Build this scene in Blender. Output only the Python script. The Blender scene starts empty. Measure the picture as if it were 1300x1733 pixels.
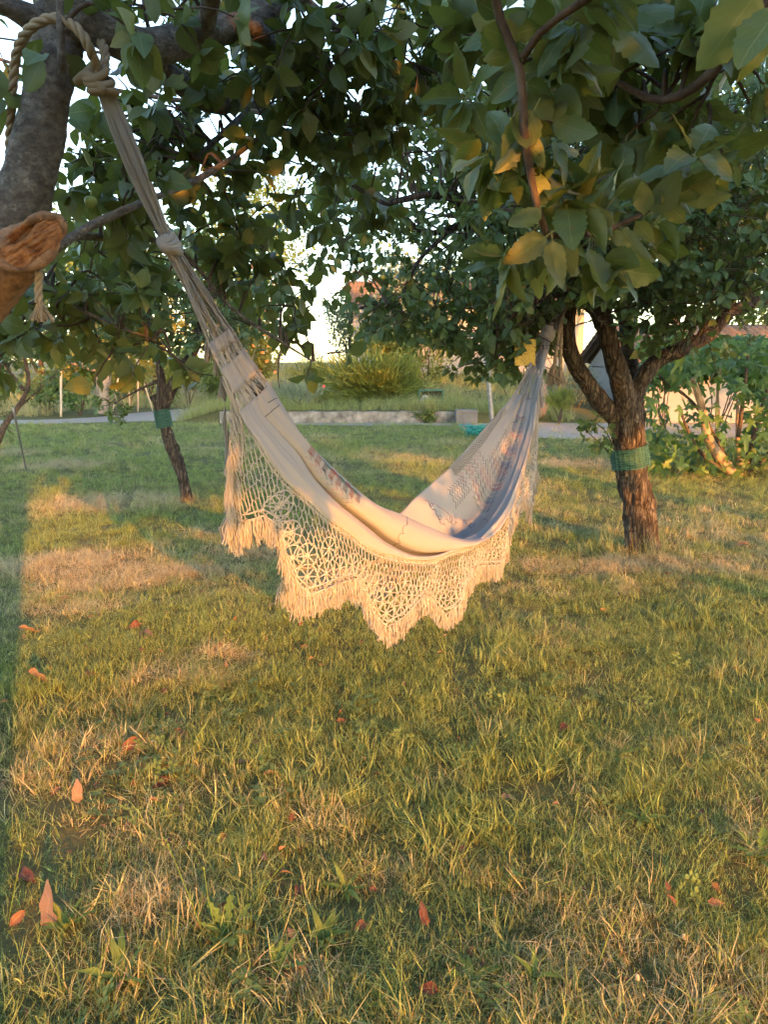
import bpy, math, random
import numpy as np
from mathutils import Vector, Matrix

# ------------------------------------------------------------------ camera, sky, sun, exposure
scene = bpy.context.scene
CAM_H, PITCH = 1.45, math.radians(11.1)
SUN_EL, SUN_AZ = math.radians(10.0), math.radians(24.0)     # sun low, behind the camera and to its right
cd = bpy.data.cameras.new('camera'); cam = bpy.data.objects.new('camera', cd)
scene.collection.objects.link(cam); scene.camera = cam
cam.location = (0, 0, CAM_H); cam.rotation_euler = (math.pi/2 - PITCH, 0, 0)
cd.sensor_fit = 'HORIZONTAL'; cd.sensor_width = 36; cd.lens = 36; cd.clip_start = 0.05; cd.clip_end = 2000
w = bpy.data.worlds.new('World'); scene.world = w; w.use_nodes = True
nt = w.node_tree; bg = nt.nodes['Background']
sky = nt.nodes.new('ShaderNodeTexSky'); sky.sky_type = 'NISHITA'; sky.sun_disc = False
sky.sun_elevation = SUN_EL; sky.sun_rotation = math.pi - SUN_AZ
sky.air_density = 1.0; sky.dust_density = 1.0; sky.ozone_density = 1.0
nt.links.new(sky.outputs[0], bg.inputs[0]); bg.inputs[1].default_value = 0.15
sd = bpy.data.lights.new('sun', 'SUN'); sun = bpy.data.objects.new('sun', sd); scene.collection.objects.link(sun)
sd.energy = 2.4; sd.angle = math.radians(0.5); sd.color = (1.0, 0.34, 0.04)
TOSUN = Vector((math.sin(SUN_AZ)*math.cos(SUN_EL), -math.cos(SUN_AZ)*math.cos(SUN_EL), math.sin(SUN_EL)))
sun.rotation_euler = TOSUN.to_track_quat('Z', 'Y').to_euler(); sun.location = TOSUN*60
vs = scene.view_settings; vs.view_transform = 'Standard'; vs.look = 'None'; vs.gamma = 1; vs.exposure = 2.65
vs.use_curve_mapping = False
scene.cycles.max_bounces = 4; scene.cycles.diffuse_bounces = 3; scene.cycles.glossy_bounces = 1; scene.cycles.transmission_bounces = 2
scene.cycles.use_adaptive_sampling = True; scene.cycles.adaptive_threshold = .04

# ------------------------------------------------------------------ helpers
rng = np.random.default_rng(7)
COL = scene.collection
SP, CP = math.sin(PITCH), math.cos(PITCH)
def ray(px, py):
    x, v = (px-650)/1300.0, (866.5-py)/1300.0
    return np.array([x, v*SP+CP, v*CP-SP])
def at(px, py, Y):
    d = ray(px, py); d = d*(Y/d[1]); return np.array([d[0], d[1], CAM_H+d[2]])
def onground(px, py, z=0.0):
    d = ray(px, py); t = (z-CAM_H)/d[2]; return np.array([d[0]*t, d[1]*t, z])
def proj(P):
    P = np.asarray(P, float); q = P-np.array([0, 0, CAM_H])
    f = q[..., 1]*CP-q[..., 2]*SP; u = q[..., 1]*SP+q[..., 2]*CP
    f2 = np.where(np.abs(f) < 1e-4, 1e-4, f)
    return 650+1300*q[..., 0]/f2, 866.5-1300*u/f2, f

def tag(o, label=None, cat=None, group=None, kind=None):
    if label: o['label'] = label
    if cat: o['category'] = cat
    if group: o['group'] = group
    if kind: o['kind'] = kind
    return o
def empty(name, loc, label=None, cat=None, group=None):
    o = bpy.data.objects.new(name, None); COL.objects.link(o); o.location = tuple(loc); o.empty_display_size = .1
    o['_l'] = [float(c) for c in loc]
    return tag(o, label, cat, group)
def wloc(o):
    return np.array(list(o['_l'])) if (o is not None and '_l' in o) else np.zeros(3)

def mk(name, V, Q=None, T=None, uv=None, attr=None, smooth=True):
    me = bpy.data.meshes.new(name); V = np.asarray(V, np.float32)
    Q = np.zeros((0, 4), np.int32) if Q is None or len(Q) == 0 else np.asarray(Q, np.int32)
    T = np.zeros((0, 3), np.int32) if T is None or len(T) == 0 else np.asarray(T, np.int32)
    nl = Q.size+T.size; npoly = len(Q)+len(T)
    me.vertices.add(len(V)); me.vertices.foreach_set('co', V.ravel())
    me.loops.add(nl); li = np.concatenate([Q.ravel(), T.ravel()]).astype(np.int32)
    me.loops.foreach_set('vertex_index', li)
    me.polygons.add(npoly)
    ls = np.concatenate([np.arange(len(Q))*4, len(Q)*4+np.arange(len(T))*3]).astype(np.int32)
    me.polygons.foreach_set('loop_start', ls)
    me.update(calc_edges=True)
    me.polygons.foreach_set('use_smooth', np.full(npoly, smooth, dtype=bool))
    if uv is not None:
        l = me.uv_layers.new(name='UVMap'); l.data.foreach_set('uv', np.asarray(uv, np.float32)[li].ravel())
    for k, a in (attr or {}).items():
        at_ = me.attributes.new(k, 'FLOAT', 'POINT'); at_.data.foreach_set('value', np.asarray(a, np.float32))
    return me

class Acc:
    """collects shapes in world coordinates; build() links them as one mesh object"""
    def __init__(s): s.V = []; s.Q = []; s.T = []; s.n = 0; s.A = []
    def add(s, V, Q=None, T=None, a=0.0):
        V = np.asarray(V, float)
        if Q is not None and len(Q): s.Q.append(np.asarray(Q)+s.n)
        if T is not None and len(T): s.T.append(np.asarray(T)+s.n)
        s.V.append(V); s.n += len(V); s.A.append(np.full(len(V), a) if np.isscalar(a) else a)
        return s
    def tube(s, P, R, sides=8, cap=True, a=0.0, disp=None):
        V, Q, T = tube(P, R, sides, cap, disp); return s.add(V, Q, T, a)
    def box(s, lo, hi, M=None):
        V = np.array([[x, y, z] for x in (lo[0], hi[0]) for y in (lo[1], hi[1]) for z in (lo[2], hi[2])], float)
        if M is not None: V = V@np.array(M)[:3, :3].T+np.array(M)[:3, 3]
        return s.add(V, [[0, 1, 3, 2], [4, 6, 7, 5], [0, 4, 5, 1], [2, 3, 7, 6], [0, 2, 6, 4], [1, 5, 7, 3]])
    def mesh(s, name, off=(0, 0, 0), smooth=True):
        V = np.concatenate(s.V)-np.asarray(off)
        return mk(name, V, np.concatenate(s.Q) if s.Q else None, np.concatenate(s.T) if s.T else None,
                  attr={'tint': np.concatenate(s.A)}, smooth=smooth)
    def build(s, name, mat, parent=None, loc=None, smooth=True):
        off = wloc(parent) if parent is not None else (np.asarray(loc, float) if loc is not None else np.zeros(3))
        o = bpy.data.objects.new(name, s.mesh(name, off, smooth)); COL.objects.link(o); o.data.materials.append(mat)
        if parent is not None: o.parent = parent; o['_l'] = [float(c) for c in off]
        else: o.location = tuple(off); o['_l'] = [float(c) for c in off]
        if parent is not None and parent.type == 'MESH': pass
        return o

def nrm(v): v = np.asarray(v, float); return v/np.maximum(np.linalg.norm(v, axis=-1, keepdims=True), 1e-9)
def frames(P):
    P = np.asarray(P, float); t = np.gradient(P, axis=0); t = nrm(t)
    u = np.cross(t[0], [0, 0, 1.]); 
    if np.linalg.norm(u) < .05: u = np.cross(t[0], [1., 0, 0])
    u = nrm(u); U = [u]
    for i in range(1, len(P)):
        u = U[-1]-t[i]*np.dot(U[-1], t[i]); U.append(nrm(u))
    U = np.array(U); return t, U, np.cross(t, U)
def tube(P, R, sides=8, cap=True, disp=None):
    P = np.asarray(P, float); n = len(P); R = np.full(n, R) if np.isscalar(R) else np.asarray(R, float)
    t, U, W = frames(P); th = np.arange(sides)*2*np.pi/sides
    ring = np.cos(th)[None, :, None]*U[:, None]+np.sin(th)[None, :, None]*W[:, None]
    V = P[:, None]+ring*R[:, None, None]
    if disp is not None: V = V+ring*disp(V, ring)[..., None]
    V = V.reshape(-1, 3); i = np.arange(n-1)[:, None]*sides; j = np.arange(sides)[None]; k = (j+1) % sides
    Q = np.stack([i+j, i+k, i+sides+k, i+sides+j], -1).reshape(-1, 4); T = []
    if cap:
        V = np.concatenate([V, P[:1], P[-1:]]); c0, c1 = n*sides, n*sides+1
        T = [[c0, (q+1) % sides, q] for q in range(sides)]+[[c1, (n-1)*sides+q, (n-1)*sides+(q+1) % sides] for q in range(sides)]
    return V, Q, T
def spline(P, n, col=None):
    """Catmull-Rom resample of a polyline with n points, by chord length"""
    P = np.asarray(P, float)
    if len(P) == 2: s = np.linspace(0, 1, n)[:, None]; return P[0]*(1-s)+P[1]*s
    Q = np.concatenate([[2*P[0]-P[1]], P, [2*P[-1]-P[-2]]])
    d = np.concatenate([[0], np.cumsum(np.linalg.norm(np.diff(P[:, :3], axis=0), axis=1))])
    s = np.linspace(0, d[-1], n); i = np.clip(np.searchsorted(d, s, 'right')-1, 0, len(P)-2)
    f = ((s-d[i])/np.maximum(d[i+1]-d[i], 1e-9))[:, None]
    a, b, c, e = Q[i], Q[i+1], Q[i+2], Q[i+3]
    return .5*(2*b+(c-a)*f+(2*a-5*b+4*c-e)*f*f+(3*b-a-3*c+e)*f**3)

def _h(i, j, k):
    h = (i.astype(np.int64)*374761393+j.astype(np.int64)*668265263+k.astype(np.int64)*2147483647) & 0xffffffff
    h = ((h ^ (h >> 13))*1274126177) & 0xffffffff; return ((h ^ (h >> 16)) & 0xffff)/65535.0
def vnoise(P):
    P = np.asarray(P, float); I = np.floor(P).astype(np.int64); f = P-I; f = f*f*(3-2*f); r = 0
    for a in (0, 1):
        for b in (0, 1):
            for c in (0, 1):
                wgt = (f[..., 0] if a else 1-f[..., 0])*(f[..., 1] if b else 1-f[..., 1])*(f[..., 2] if c else 1-f[..., 2])
                r = r+wgt*_h(I[..., 0]+a, I[..., 1]+b, I[..., 2]+c)
    return r
def fbm(P, o=3):
    P = np.asarray(P, float); r = 0; a = .5; s = 0
    for q in range(o): r = r+a*vnoise(P*2**q+17.3*q); s += a; a *= .5
    return r/s

# ------------------------------------------------------------------ materials
def newmat(name):
    m = bpy.data.materials.new(name); m.use_nodes = True; t = m.node_tree
    return m, t, t.nodes['Principled BSDF'], t.nodes['Material Output']
def N(t, typ, **kw):
    n = t.nodes.new(typ)
    for k, v in kw.items():
        if k.startswith('i_'):
            key = k[2:]; n.inputs[int(key) if key.isdigit() else key].default_value = v
        else: setattr(n, k, v)
    return n
def ramp(t, fac, stops):
    r = t.nodes.new('ShaderNodeValToRGB'); e = r.color_ramp.elements
    while len(e) > 1: e.remove(e[-1])
    for i, (p, c) in enumerate(stops):
        el = e[0] if i == 0 else e.new(p)
        el.position = p; el.color = (*c, 1)
    t.links.new(fac, r.inputs[0]); return r.outputs[0]
def mixc(t, fac, a, b, mode='MIX'):
    m = t.nodes.new('ShaderNodeMix'); m.data_type = 'RGBA'; m.blend_type = mode
    for s, v in ((m.inputs[0], fac), (m.inputs[6], a), (m.inputs[7], b)):
        if hasattr(v, 'is_linked'): t.links.new(v, s)
        elif isinstance(v, tuple): s.default_value = (*v, 1)
        else: s.default_value = v
    return m.outputs[2]
def math_(t, op, a, b=None, c=None):
    m = t.nodes.new('ShaderNodeMath'); m.operation = op
    for s, v in zip(m.inputs, (a, b, c)):
        if v is None: continue
        if hasattr(v, 'is_linked'): t.links.new(v, s)
        else: s.default_value = v
    return m.outputs[0]
def noise(t, scale, detail=3, rough=.55, coord='Object', sc=(1, 1, 1)):
    tc = t.nodes.new('ShaderNodeTexCoord') if coord != 'Position' else t.nodes.new('ShaderNodeNewGeometry')
    mp = t.nodes.new('ShaderNodeMapping'); mp.inputs['Scale'].default_value = sc
    t.links.new(tc.outputs[coord], mp.inputs[0])
    n = N(t, 'ShaderNodeTexNoise'); n.inputs['Scale'].default_value = scale
    n.inputs['Detail'].default_value = detail; n.inputs['Roughness'].default_value = rough
    t.links.new(mp.outputs[0], n.inputs['Vector']); return n.outputs['Fac']
def bump(t, p, h, strength=.5, dist=.01):
    b = N(t, 'ShaderNodeBump'); b.inputs['Strength'].default_value = strength; b.inputs['Distance'].default_value = dist
    t.links.new(h, b.inputs['Height']); t.links.new(b.outputs[0], p.inputs['Normal'])

def rnd_value(t):
    a = N(t, 'ShaderNodeAttribute', attribute_name='tint'); o = N(t, 'ShaderNodeObjectInfo')
    return math_(t, 'FRACT', math_(t, 'ADD', a.outputs['Fac'], o.outputs['Random']))
def leaf_mat(name, stops, under, trans, tfac=.3, rough=.45, veins=True, spec=.4, vein=None, spots=False):
    m, t, p, out = newmat(name); r = rnd_value(t)
    c = ramp(t, r, stops)
    n = noise(t, 30, 2, coord='Position'); c = mixc(t, math_(t, 'MULTIPLY', n, .35), c, tuple(.6*x for x in stops[0][1]))
    if veins:
        uv = N(t, 'ShaderNodeTexCoord'); sp = N(t, 'ShaderNodeSeparateXYZ'); t.links.new(uv.outputs['UV'], sp.inputs[0])
        ax = math_(t, 'ABSOLUTE', math_(t, 'SUBTRACT', sp.outputs[0], .5))
        mid = math_(t, 'LESS_THAN', ax, .022)
        ph = math_(t, 'FRACT', math_(t, 'SUBTRACT', math_(t, 'MULTIPLY', sp.outputs[1], 8.0), math_(t, 'MULTIPLY', ax, 5.0)))
        side = math_(t, 'MULTIPLY', math_(t, 'LESS_THAN', ph, .09), .5)
        c = mixc(t, math_(t, 'MULTIPLY', math_(t, 'MAXIMUM', mid, side), .75), c, vein or under)
    if spots:
        sn = noise(t, 70, 3, .6, coord='Position'); c = mixc(t, ramp(t, sn, [(.66, (0, 0, 0)), (.72, (.8, .8, .8))]), c, (.16, .10, .04))
    g = N(t, 'ShaderNodeNewGeometry'); c2 = mixc(t, g.outputs['Backfacing'], c, mixc(t, .6, c, under))
    t.links.new(c2, p.inputs['Base Color']); p.inputs['Roughness'].default_value = rough
    p.inputs['Specular IOR Level'].default_value = spec
    tr = N(t, 'ShaderNodeBsdfTranslucent'); tr.inputs[0].default_value = (*trans, 1)
    mx = N(t, 'ShaderNodeMixShader'); mx.inputs[0].default_value = tfac
    t.links.new(p.outputs[0], mx.inputs[1]); t.links.new(tr.outputs[0], mx.inputs[2]); t.links.new(mx.outputs[0], out.inputs[0])
    return m
def bark_mat(name, dark, mid, light, scale=18, bstr=.6, stretch=(1, 1, .25), lichen=None, cracks=0):
    m, t, p, out = newmat(name)
    n1 = noise(t, scale, 6, .65, sc=stretch); n2 = noise(t, scale*.25, 3, .6)
    c = ramp(t, n1, [(.32, dark), (.5, mid), (.68, light)])
    c = mixc(t, math_(t, 'MULTIPLY', n2, .6), c, mid)
    if lichen:
        n3 = noise(t, scale*.6, 4, .7); l = ramp(t, n3, [(.58, (0, 0, 0)), (.68, (1, 1, 1))]); c = mixc(t, math_(t, 'MULTIPLY', l, .7), c, lichen)
    h = n1
    if cracks:
        tc = N(t, 'ShaderNodeTexCoord'); mp = N(t, 'ShaderNodeMapping'); mp.inputs['Scale'].default_value = (1, 1, .2); t.links.new(tc.outputs['Object'], mp.inputs[0])
        ad = N(t, 'ShaderNodeVectorMath', operation='ADD'); nz = N(t, 'ShaderNodeTexNoise'); nz.inputs['Scale'].default_value = 12; t.links.new(mp.outputs[0], nz.inputs['Vector'])
        sc_ = N(t, 'ShaderNodeVectorMath', operation='SCALE'); sc_.inputs['Scale'].default_value = .11; t.links.new(nz.outputs['Color'], sc_.inputs[0]); t.links.new(mp.outputs[0], ad.inputs[0]); t.links.new(sc_.outputs[0], ad.inputs[1])
        v = N(t, 'ShaderNodeTexVoronoi', feature='DISTANCE_TO_EDGE'); v.inputs['Scale'].default_value = cracks; t.links.new(ad.outputs[0], v.inputs['Vector'])
        e = ramp(t, v.outputs['Distance'], [(.0, (0, 0, 0)), (.16, (1, 1, 1))]); c = mixc(t, math_(t, 'ADD', math_(t, 'MULTIPLY', e, .7), math_(t, 'MULTIPLY', n1, .45)), dark, c); h = math_(t, 'ADD', n1, math_(t, 'MULTIPLY', e, .7))
    t.links.new(c, p.inputs['Base Color']); p.inputs['Roughness'].default_value = .85; p.inputs['Specular IOR Level'].default_value = .2
    bump(t, p, h, bstr, .015); return m
def plain_mat(name, a, b, scale=12, rough=.8, detail=4, bstr=.15, metal=0, sc=(1, 1, 1), bd=.01):
    m, t, p, out = newmat(name); n = noise(t, scale, detail, .6, sc=sc)
    t.links.new(ramp(t, n, [(.3, a), (.7, b)]), p.inputs['Base Color']); p.inputs['Roughness'].default_value = rough
    p.inputs['Metallic'].default_value = metal; p.inputs['Specular IOR Level'].default_value = .3
    if bstr: bump(t, p, n, bstr, bd)
    return m
def cloth_mat(name, a, b, trans, tfac=.25, scale=60):
    m, t, p, out = newmat(name); n = noise(t, scale, 4, .6); n2 = noise(t, 5, 3)
    c = mixc(t, n2, a, b); c = mixc(t, math_(t, 'MULTIPLY', n, .25), c, tuple(x*.8 for x in a))
    t.links.new(c, p.inputs['Base Color']); p.inputs['Roughness'].default_value = .9; p.inputs['Specular IOR Level'].default_value = .1
    bump(t, p, n, .25, .004)
    tr = N(t, 'ShaderNodeBsdfTranslucent'); tr.inputs[0].default_value = (*trans, 1)
    mx = N(t, 'ShaderNodeMixShader'); mx.inputs[0].default_value = tfac
    t.links.new(p.outputs[0], mx.inputs[1]); t.links.new(tr.outputs[0], mx.inputs[2]); t.links.new(mx.outputs[0], out.inputs[0])
    return m

LEAF_APPLE = leaf_mat('apple_leaf', [(0, (.045, .095, .036)), (.4, (.07, .13, .042)), (.8, (.115, .165, .05)), (1, (.19, .17, .04))], (.095, .125, .06), (.17, .21, .03), .30, .42, vein=(.2, .23, .10), spots=True)
LEAF_PLUM = leaf_mat('orchard_leaf', [(0, (.055, .11, .042)), (.6, (.085, .15, .052)), (1, (.13, .18, .06))], (.11, .15, .07), (.16, .22, .04), .30, .45, veins=False)
LEAF_LIGHT = leaf_mat('light_leaf', [(0, (.07, .12, .03)), (.6, (.11, .17, .04)), (1, (.19, .22, .05))], (.15, .2, .08), (.25, .30, .05), .35, .5, veins=False)
LEAF_GOLD = leaf_mat('golden_leaf', [(0, (.11, .14, .03)), (.6, (.20, .20, .04)), (1, (.36, .27, .05))], (.2, .22, .08), (.4, .36, .05), .4, .5, veins=False)
LEAF_SILVER = leaf_mat('silver_leaf', [(0, (.13, .18, .12)), (.6, (.20, .25, .17)), (1, (.27, .31, .2))], (.3, .34, .26), (.25, .3, .15), .35, .55, veins=False)
LEAF_FIG = leaf_mat('fig_leaf', [(0, (.03, .08, .022)), (.7, (.06, .13, .03)), (1, (.12, .20, .04))], (.1, .16, .06), (.16, .26, .04), .3, .45, veins=False)
LEAF_JUNIPER = leaf_mat('juniper_needle', [(0, (.08, .12, .02)), (.6, (.15, .19, .03)), (1, (.27, .27, .04))], (.1, .14, .04), (.25, .28, .04), .25, .6, veins=False)
LEAF_FALLEN = leaf_mat('fallen_leaf', [(0, (.11, .035, .02)), (.35, (.17, .07, .035)), (.7, (.20, .125, .08)), (1, (.24, .16, .11))], (.3, .19, .13), (.3, .1, .03), .15, .7)
FRUIT = plain_mat('green_fruit', (.13, .19, .05), (.2, .26, .07), 20, .4, 3, .05)
BARK_APPLE = bark_mat('apple_bark', (.045, .04, .036), (.13, .12, .11), (.25, .235, .22), 38, 1.0, (1, 1, 1.5), lichen=(.3, .295, .28))
BARK_OLD = bark_mat('old_bark', (.018, .014, .012), (.082, .066, .054), (.17, .145, .12), 34, 1.0, (1, 1, .3), lichen=(.2, .19, .16), cracks=34)
BARK_DARK = bark_mat('dark_bark', (.035, .025, .02), (.08, .06, .048), (.14, .11, .09), 35, .5, (1, 1, .5))
BARK_PALE = bark_mat('pale_bark', (.09, .07, .055), (.2, .165, .13), (.3, .25, .2), 12, .5, (1, 1, .3))
BARK_FIG_LIT = bark_mat('lit_fig_bark', (.17, .11, .07), (.30, .21, .14), (.4, .3, .2), 14, .3, (1, 1, .6))  # warm pale tone: sunlight coloured into the lit fig stems
WOOD_CUT = bark_mat('cut_wood', (.10, .04, .02), (.30, .14, .06), (.44, .24, .11), 40, .8, (1, .25, 1))
CALLUS = bark_mat('callus_bark', (.07, .04, .025), (.24, .14, .08), (.36, .23, .14), 30, 1.0, (1, 1, 1))
CLOTH = cloth_mat('hammock_cloth', (.325, .318, .328), (.30, .294, .303), (.32, .26, .2), .18)
CORD = cloth_mat('hammock_cord', (.335, .328, .322), (.29, .282, .275), (.3, .25, .2), .1, 90)
ROPE = cloth_mat('jute_rope', (.34, .28, .2), (.26, .21, .145), (.3, .22, .15), .08, 120)
def thread_mat(n, c): return plain_mat(n, tuple(.7*x for x in c), c, 80, .8, 2, 0)
THREADS = {'navy': thread_mat('navy_thread', (.10, .11, .19)), 'red': thread_mat('red_thread', (.42, .14, .14)),
           'teal': thread_mat('teal_thread', (.11, .24, .22)), 'pink': thread_mat('pink_thread', (.42, .22, .24)),
           'blue': thread_mat('blue_thread', (.15, .18, .33)), 'black': thread_mat('black_thread', (.03, .03, .045))}
NET_GREEN = plain_mat('green_mesh_band', (.03, .10, .08), (.06, .16, .13), 30, .6, 3, .1)
NET_DARK = plain_mat('dark_mesh_backing', (.015, .06, .05), (.03, .09, .07), 60, .7, 3, .1)
CONCRETE = plain_mat('concrete', (.07, .065, .055), (.31, .29, .26), 4.5, .9, 6, .4, bd=.02)
PLASTER = plain_mat('plaster', (.30, .27, .24), (.36, .33, .29), 1.2, .9, 5, .1)
PLASTER_W = plain_mat('white_plaster', (.20, .19, .18), (.25, .235, .22), 1.5, .9, 5, .1)
TILE = plain_mat('roof_tile', (.09, .065, .055), (.14, .10, .085), 2.5, .85, 5, .2)
METAL_G = plain_mat('grey_metal', (.16, .16, .16), (.27, .27, .26), 15, .5, 4, .05, .5)
STICK = plain_mat('weathered_stick', (.32, .27, .2), (.48, .42, .33), 18, .8, 4, .2, sc=(1, 1, .2))
TERRA = plain_mat('terracotta', (.42, .2, .14), (.52, .27, .19), 8, .7, 4, .1)
GREEN_PL = plain_mat('green_plastic', (.02, .08, .055), (.03, .11, .075), 8, .4, 3, .03)
BLACK_PL = plain_mat('black_plastic', (.015, .015, .018), (.035, .035, .04), 8, .4, 3, .03)
GREY_PL = plain_mat('grey_plastic', (.28, .28, .3), (.4, .4, .42), 8, .5, 3, .03)
TEAL_PL = plain_mat('teal_netting', (.02, .2, .17), (.04, .28, .24), 20, .5, 3, .05)
FLOWER_O = plain_mat('orange_petal', (.75, .25, .05), (.85, .45, .16), 30, .6, 2, 0)
FLOWER_W = plain_mat('pale_petal', (.4, .28, .2), (.5, .38, .26), 30, .6, 2, 0)
RED_PET = plain_mat('red_petal', (.6, .05, .05), (.7, .1, .08), 30, .6, 2, 0)
def trap_material():
    m, t, p, out = newmat('sticky_card'); v = N(t, 'ShaderNodeTexVoronoi'); v.inputs['Scale'].default_value = 90
    tc = N(t, 'ShaderNodeTexCoord'); t.links.new(tc.outputs['Object'], v.inputs['Vector'])
    n = noise(t, 26, 3); f = math_(t, 'LESS_THAN', v.outputs['Distance'], math_(t, 'MULTIPLY', n, .62))
    t.links.new(mixc(t, f, (.42, .29, .03), (.13, .09, .02)), p.inputs['Base Color']); p.inputs['Roughness'].default_value = .35; return m
TRAP = trap_material()

# grass colour follows a dry/green value carried by each tuft
def grass_mat(name, green_a, green_b, dry_a, dry_b, tf=.35):
    m, t, p, out = newmat(name)
    d = N(t, 'ShaderNodeAttribute', attribute_name='dry', attribute_type='INSTANCER')
    o = N(t, 'ShaderNodeObjectInfo'); b = N(t, 'ShaderNodeAttribute', attribute_name='tint')
    r = math_(t, 'FRACT', math_(t, 'ADD', o.outputs['Random'], b.outputs['Fac']))
    r = math_(t, 'POWER', r, 1.4); g = mixc(t, r, green_a, green_b); y = mixc(t, r, dry_a, dry_b)
    x = math_(t, 'ADD', d.outputs['Fac'], math_(t, 'MULTIPLY', math_(t, 'SUBTRACT', b.outputs['Fac'], .5), .9))
    st = N(t, 'ShaderNodeMapRange'); st.inputs[1].default_value = .3; st.inputs[2].default_value = .7; t.links.new(x, st.inputs[0])
    c = mixc(t, st.outputs[0], g, y); t.links.new(c, p.inputs['Base Color'])
    p.inputs['Roughness'].default_value = .55; p.inputs['Specular IOR Level'].default_value = .25
    tr = N(t, 'ShaderNodeBsdfTranslucent'); t.links.new(c, tr.inputs[0])
    mx = N(t, 'ShaderNodeMixShader'); mx.inputs[0].default_value = tf
    t.links.new(p.outputs[0], mx.inputs[1]); t.links.new(tr.outputs[0], mx.inputs[2]); t.links.new(mx.outputs[0], out.inputs[0])
    return m
GRASS = grass_mat('grass_blade', (.12, .18, .045), (.38, .44, .14), (.34, .28, .15), (.60, .54, .33))
WEED = leaf_mat('weed_leaf', [(0, (.10, .17, .035)), (.6, (.15, .22, .05)), (1, (.22, .27, .06))], (.15, .2, .07), (.2, .28, .05), .3, .65, spec=.2)
def ground_material():
    m, t, p, out = newmat('lawn_soil')
    n = noise(t, 1.3, 4, .6); n2 = noise(t, 45, 4, .65); n3 = noise(t, 9, 4, .6)
    c = ramp(t, n, [(.3, (.07, .085, .028)), (.5, (.11, .105, .045)), (.7, (.17, .14, .07))])
    c = mixc(t, n2, c, (.09, .08, .04)); c = mixc(t, math_(t, 'MULTIPLY', n3, .45), c, (.12, .14, .045))
    t.links.new(c, p.inputs['Base Color']); p.inputs['Roughness'].default_value = .95; p.inputs['Specular IOR Level'].default_value = .1
    bump(t, p, n2, .8, .03); return m
GROUND = ground_material()
def gravel_material():
    m, t, p, out = newmat('gravel'); n = noise(t, 60, 4, .7); n2 = noise(t, 2.0, 3)
    c = ramp(t, n, [(.3, (.16, .14, .12)), (.55, (.28, .25, .225)), (.75, (.40, .37, .33))]); c = mixc(t, math_(t, 'MULTIPLY', n2, .5), c, (.26, .21, .17))
    t.links.new(c, p.inputs['Base Color']); p.inputs['Roughness'].default_value = .95; bump(t, p, n, .8, .02); return m
GRAVEL = gravel_material()

# ------------------------------------------------------------------ ground, terrace, drive
def fade(a, lo, hi): return np.clip((a-lo)/(hi-lo), 0, 1)
def gz(x, y):
    P = np.stack([x, y, 0*x], -1)
    return ((fbm(P*.9, 3)-.5)*.10+(fbm(P*5+9, 2)-.5)*.025)*(1-fade(y, 11, 15))*fade(np.hypot(x, y), 0, 1.5)
xs = np.concatenate([[-600, -200, -80, -40, -20], np.arange(-12, 12.01, .12), [20, 40, 80, 200, 600]])
ys = np.concatenate([[-300, -100, -40, -20, -8, -3], np.arange(-1, 16.01, .12), np.arange(16.5, 40, 1.5), [60, 120, 300, 900]])
X, Yg = np.meshgrid(xs, ys); Zg = gz(X, Yg)
nx, ny = len(xs), len(ys); i = np.arange(ny-1)[:, None]*nx; j = np.arange(nx-1)[None]
Qg = np.stack([i+j, i+j+1, i+nx+j+1, i+nx+j], -1).reshape(-1, 4)
g_acc = Acc().add(np.stack([X, Yg, Zg], -1).reshape(-1, 3), Qg)
tag(g_acc.build('ground', GROUND), kind='structure')

WALL_Y = 18.35; wl_x = at(376, 715, 18.35)[0]
def terr_z(x, y):
    side = 1-fade(x, 1.8, 4.2); right = fade(y-WALL_Y, .2, 4)
    base = .27*np.maximum(side, right)+np.clip(y-WALL_Y, 0, 12)*.058
    left = fade(x, -5.0, -4.0)
    return np.where(left > 0, base*left, 0)-.02*(left <= 0)+(fbm(np.stack([x, y, 0*x], -1)*.8, 3)-.5)*.08*fade(y, WALL_Y+.3, WALL_Y+2)
xs2 = np.concatenate([np.linspace(-5.2, 6, 60), np.linspace(6.5, 40, 24)]); ys2 = np.concatenate([np.linspace(WALL_Y+.1, 31, 50), [36, 48, 80]])
X2, Y2 = np.meshgrid(xs2, ys2); Z2 = terr_z(X2, Y2); Z2[0] = np.where((X2[0] > 1.9) | (X2[0] < wl_x), -.05, Z2[0]); Z2[:, 0] = -.05
n2 = len(xs2); i = np.arange(len(ys2)-1)[:, None]*n2; j = np.arange(n2-1)[None]
tag(Acc().add(np.stack([X2, Y2, Z2], -1).reshape(-1, 3), np.stack([i+j, i+j+1, i+n2+j+1, i+n2+j], -1).reshape(-1, 4)).build('terrace', GROUND), kind='structure')

near_e = [(-300, 727), (-40, 720), (130, 717), (300, 713), (450, 719), (600, 721), (740, 721), (830, 727), (900, 741), (1020, 744), (1160, 742), (1400, 741), (1700, 741)]
far_e = [(-300, 720), (-40, 713), (130, 709), (250, 698), (372, 689), (385, 712), (600, 716), (770, 717), (900, 716), (1020, 717), (1160, 717), (1400, 718), (1700, 718)]
ne = spline([onground(*p) for p in near_e], 90); fe = spline([onground(*p) for p in far_e], 90)
DV = []
for a, b in zip(ne, fe):
    for s in np.linspace(0, 1, 6): DV.append(a*(1-s)+b*s)
DV = np.array(DV); DV[:, 2] = .012; DV[:, 1] += (fbm(DV*3, 2)-.5)*.35
DQ = [[r*6+c, (r+1)*6+c, (r+1)*6+c+1, r*6+c+1] for r in range(89) for c in range(5)]
tag(Acc().add(DV, DQ).build('gravel_drive', GRAVEL), kind='structure')

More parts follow.
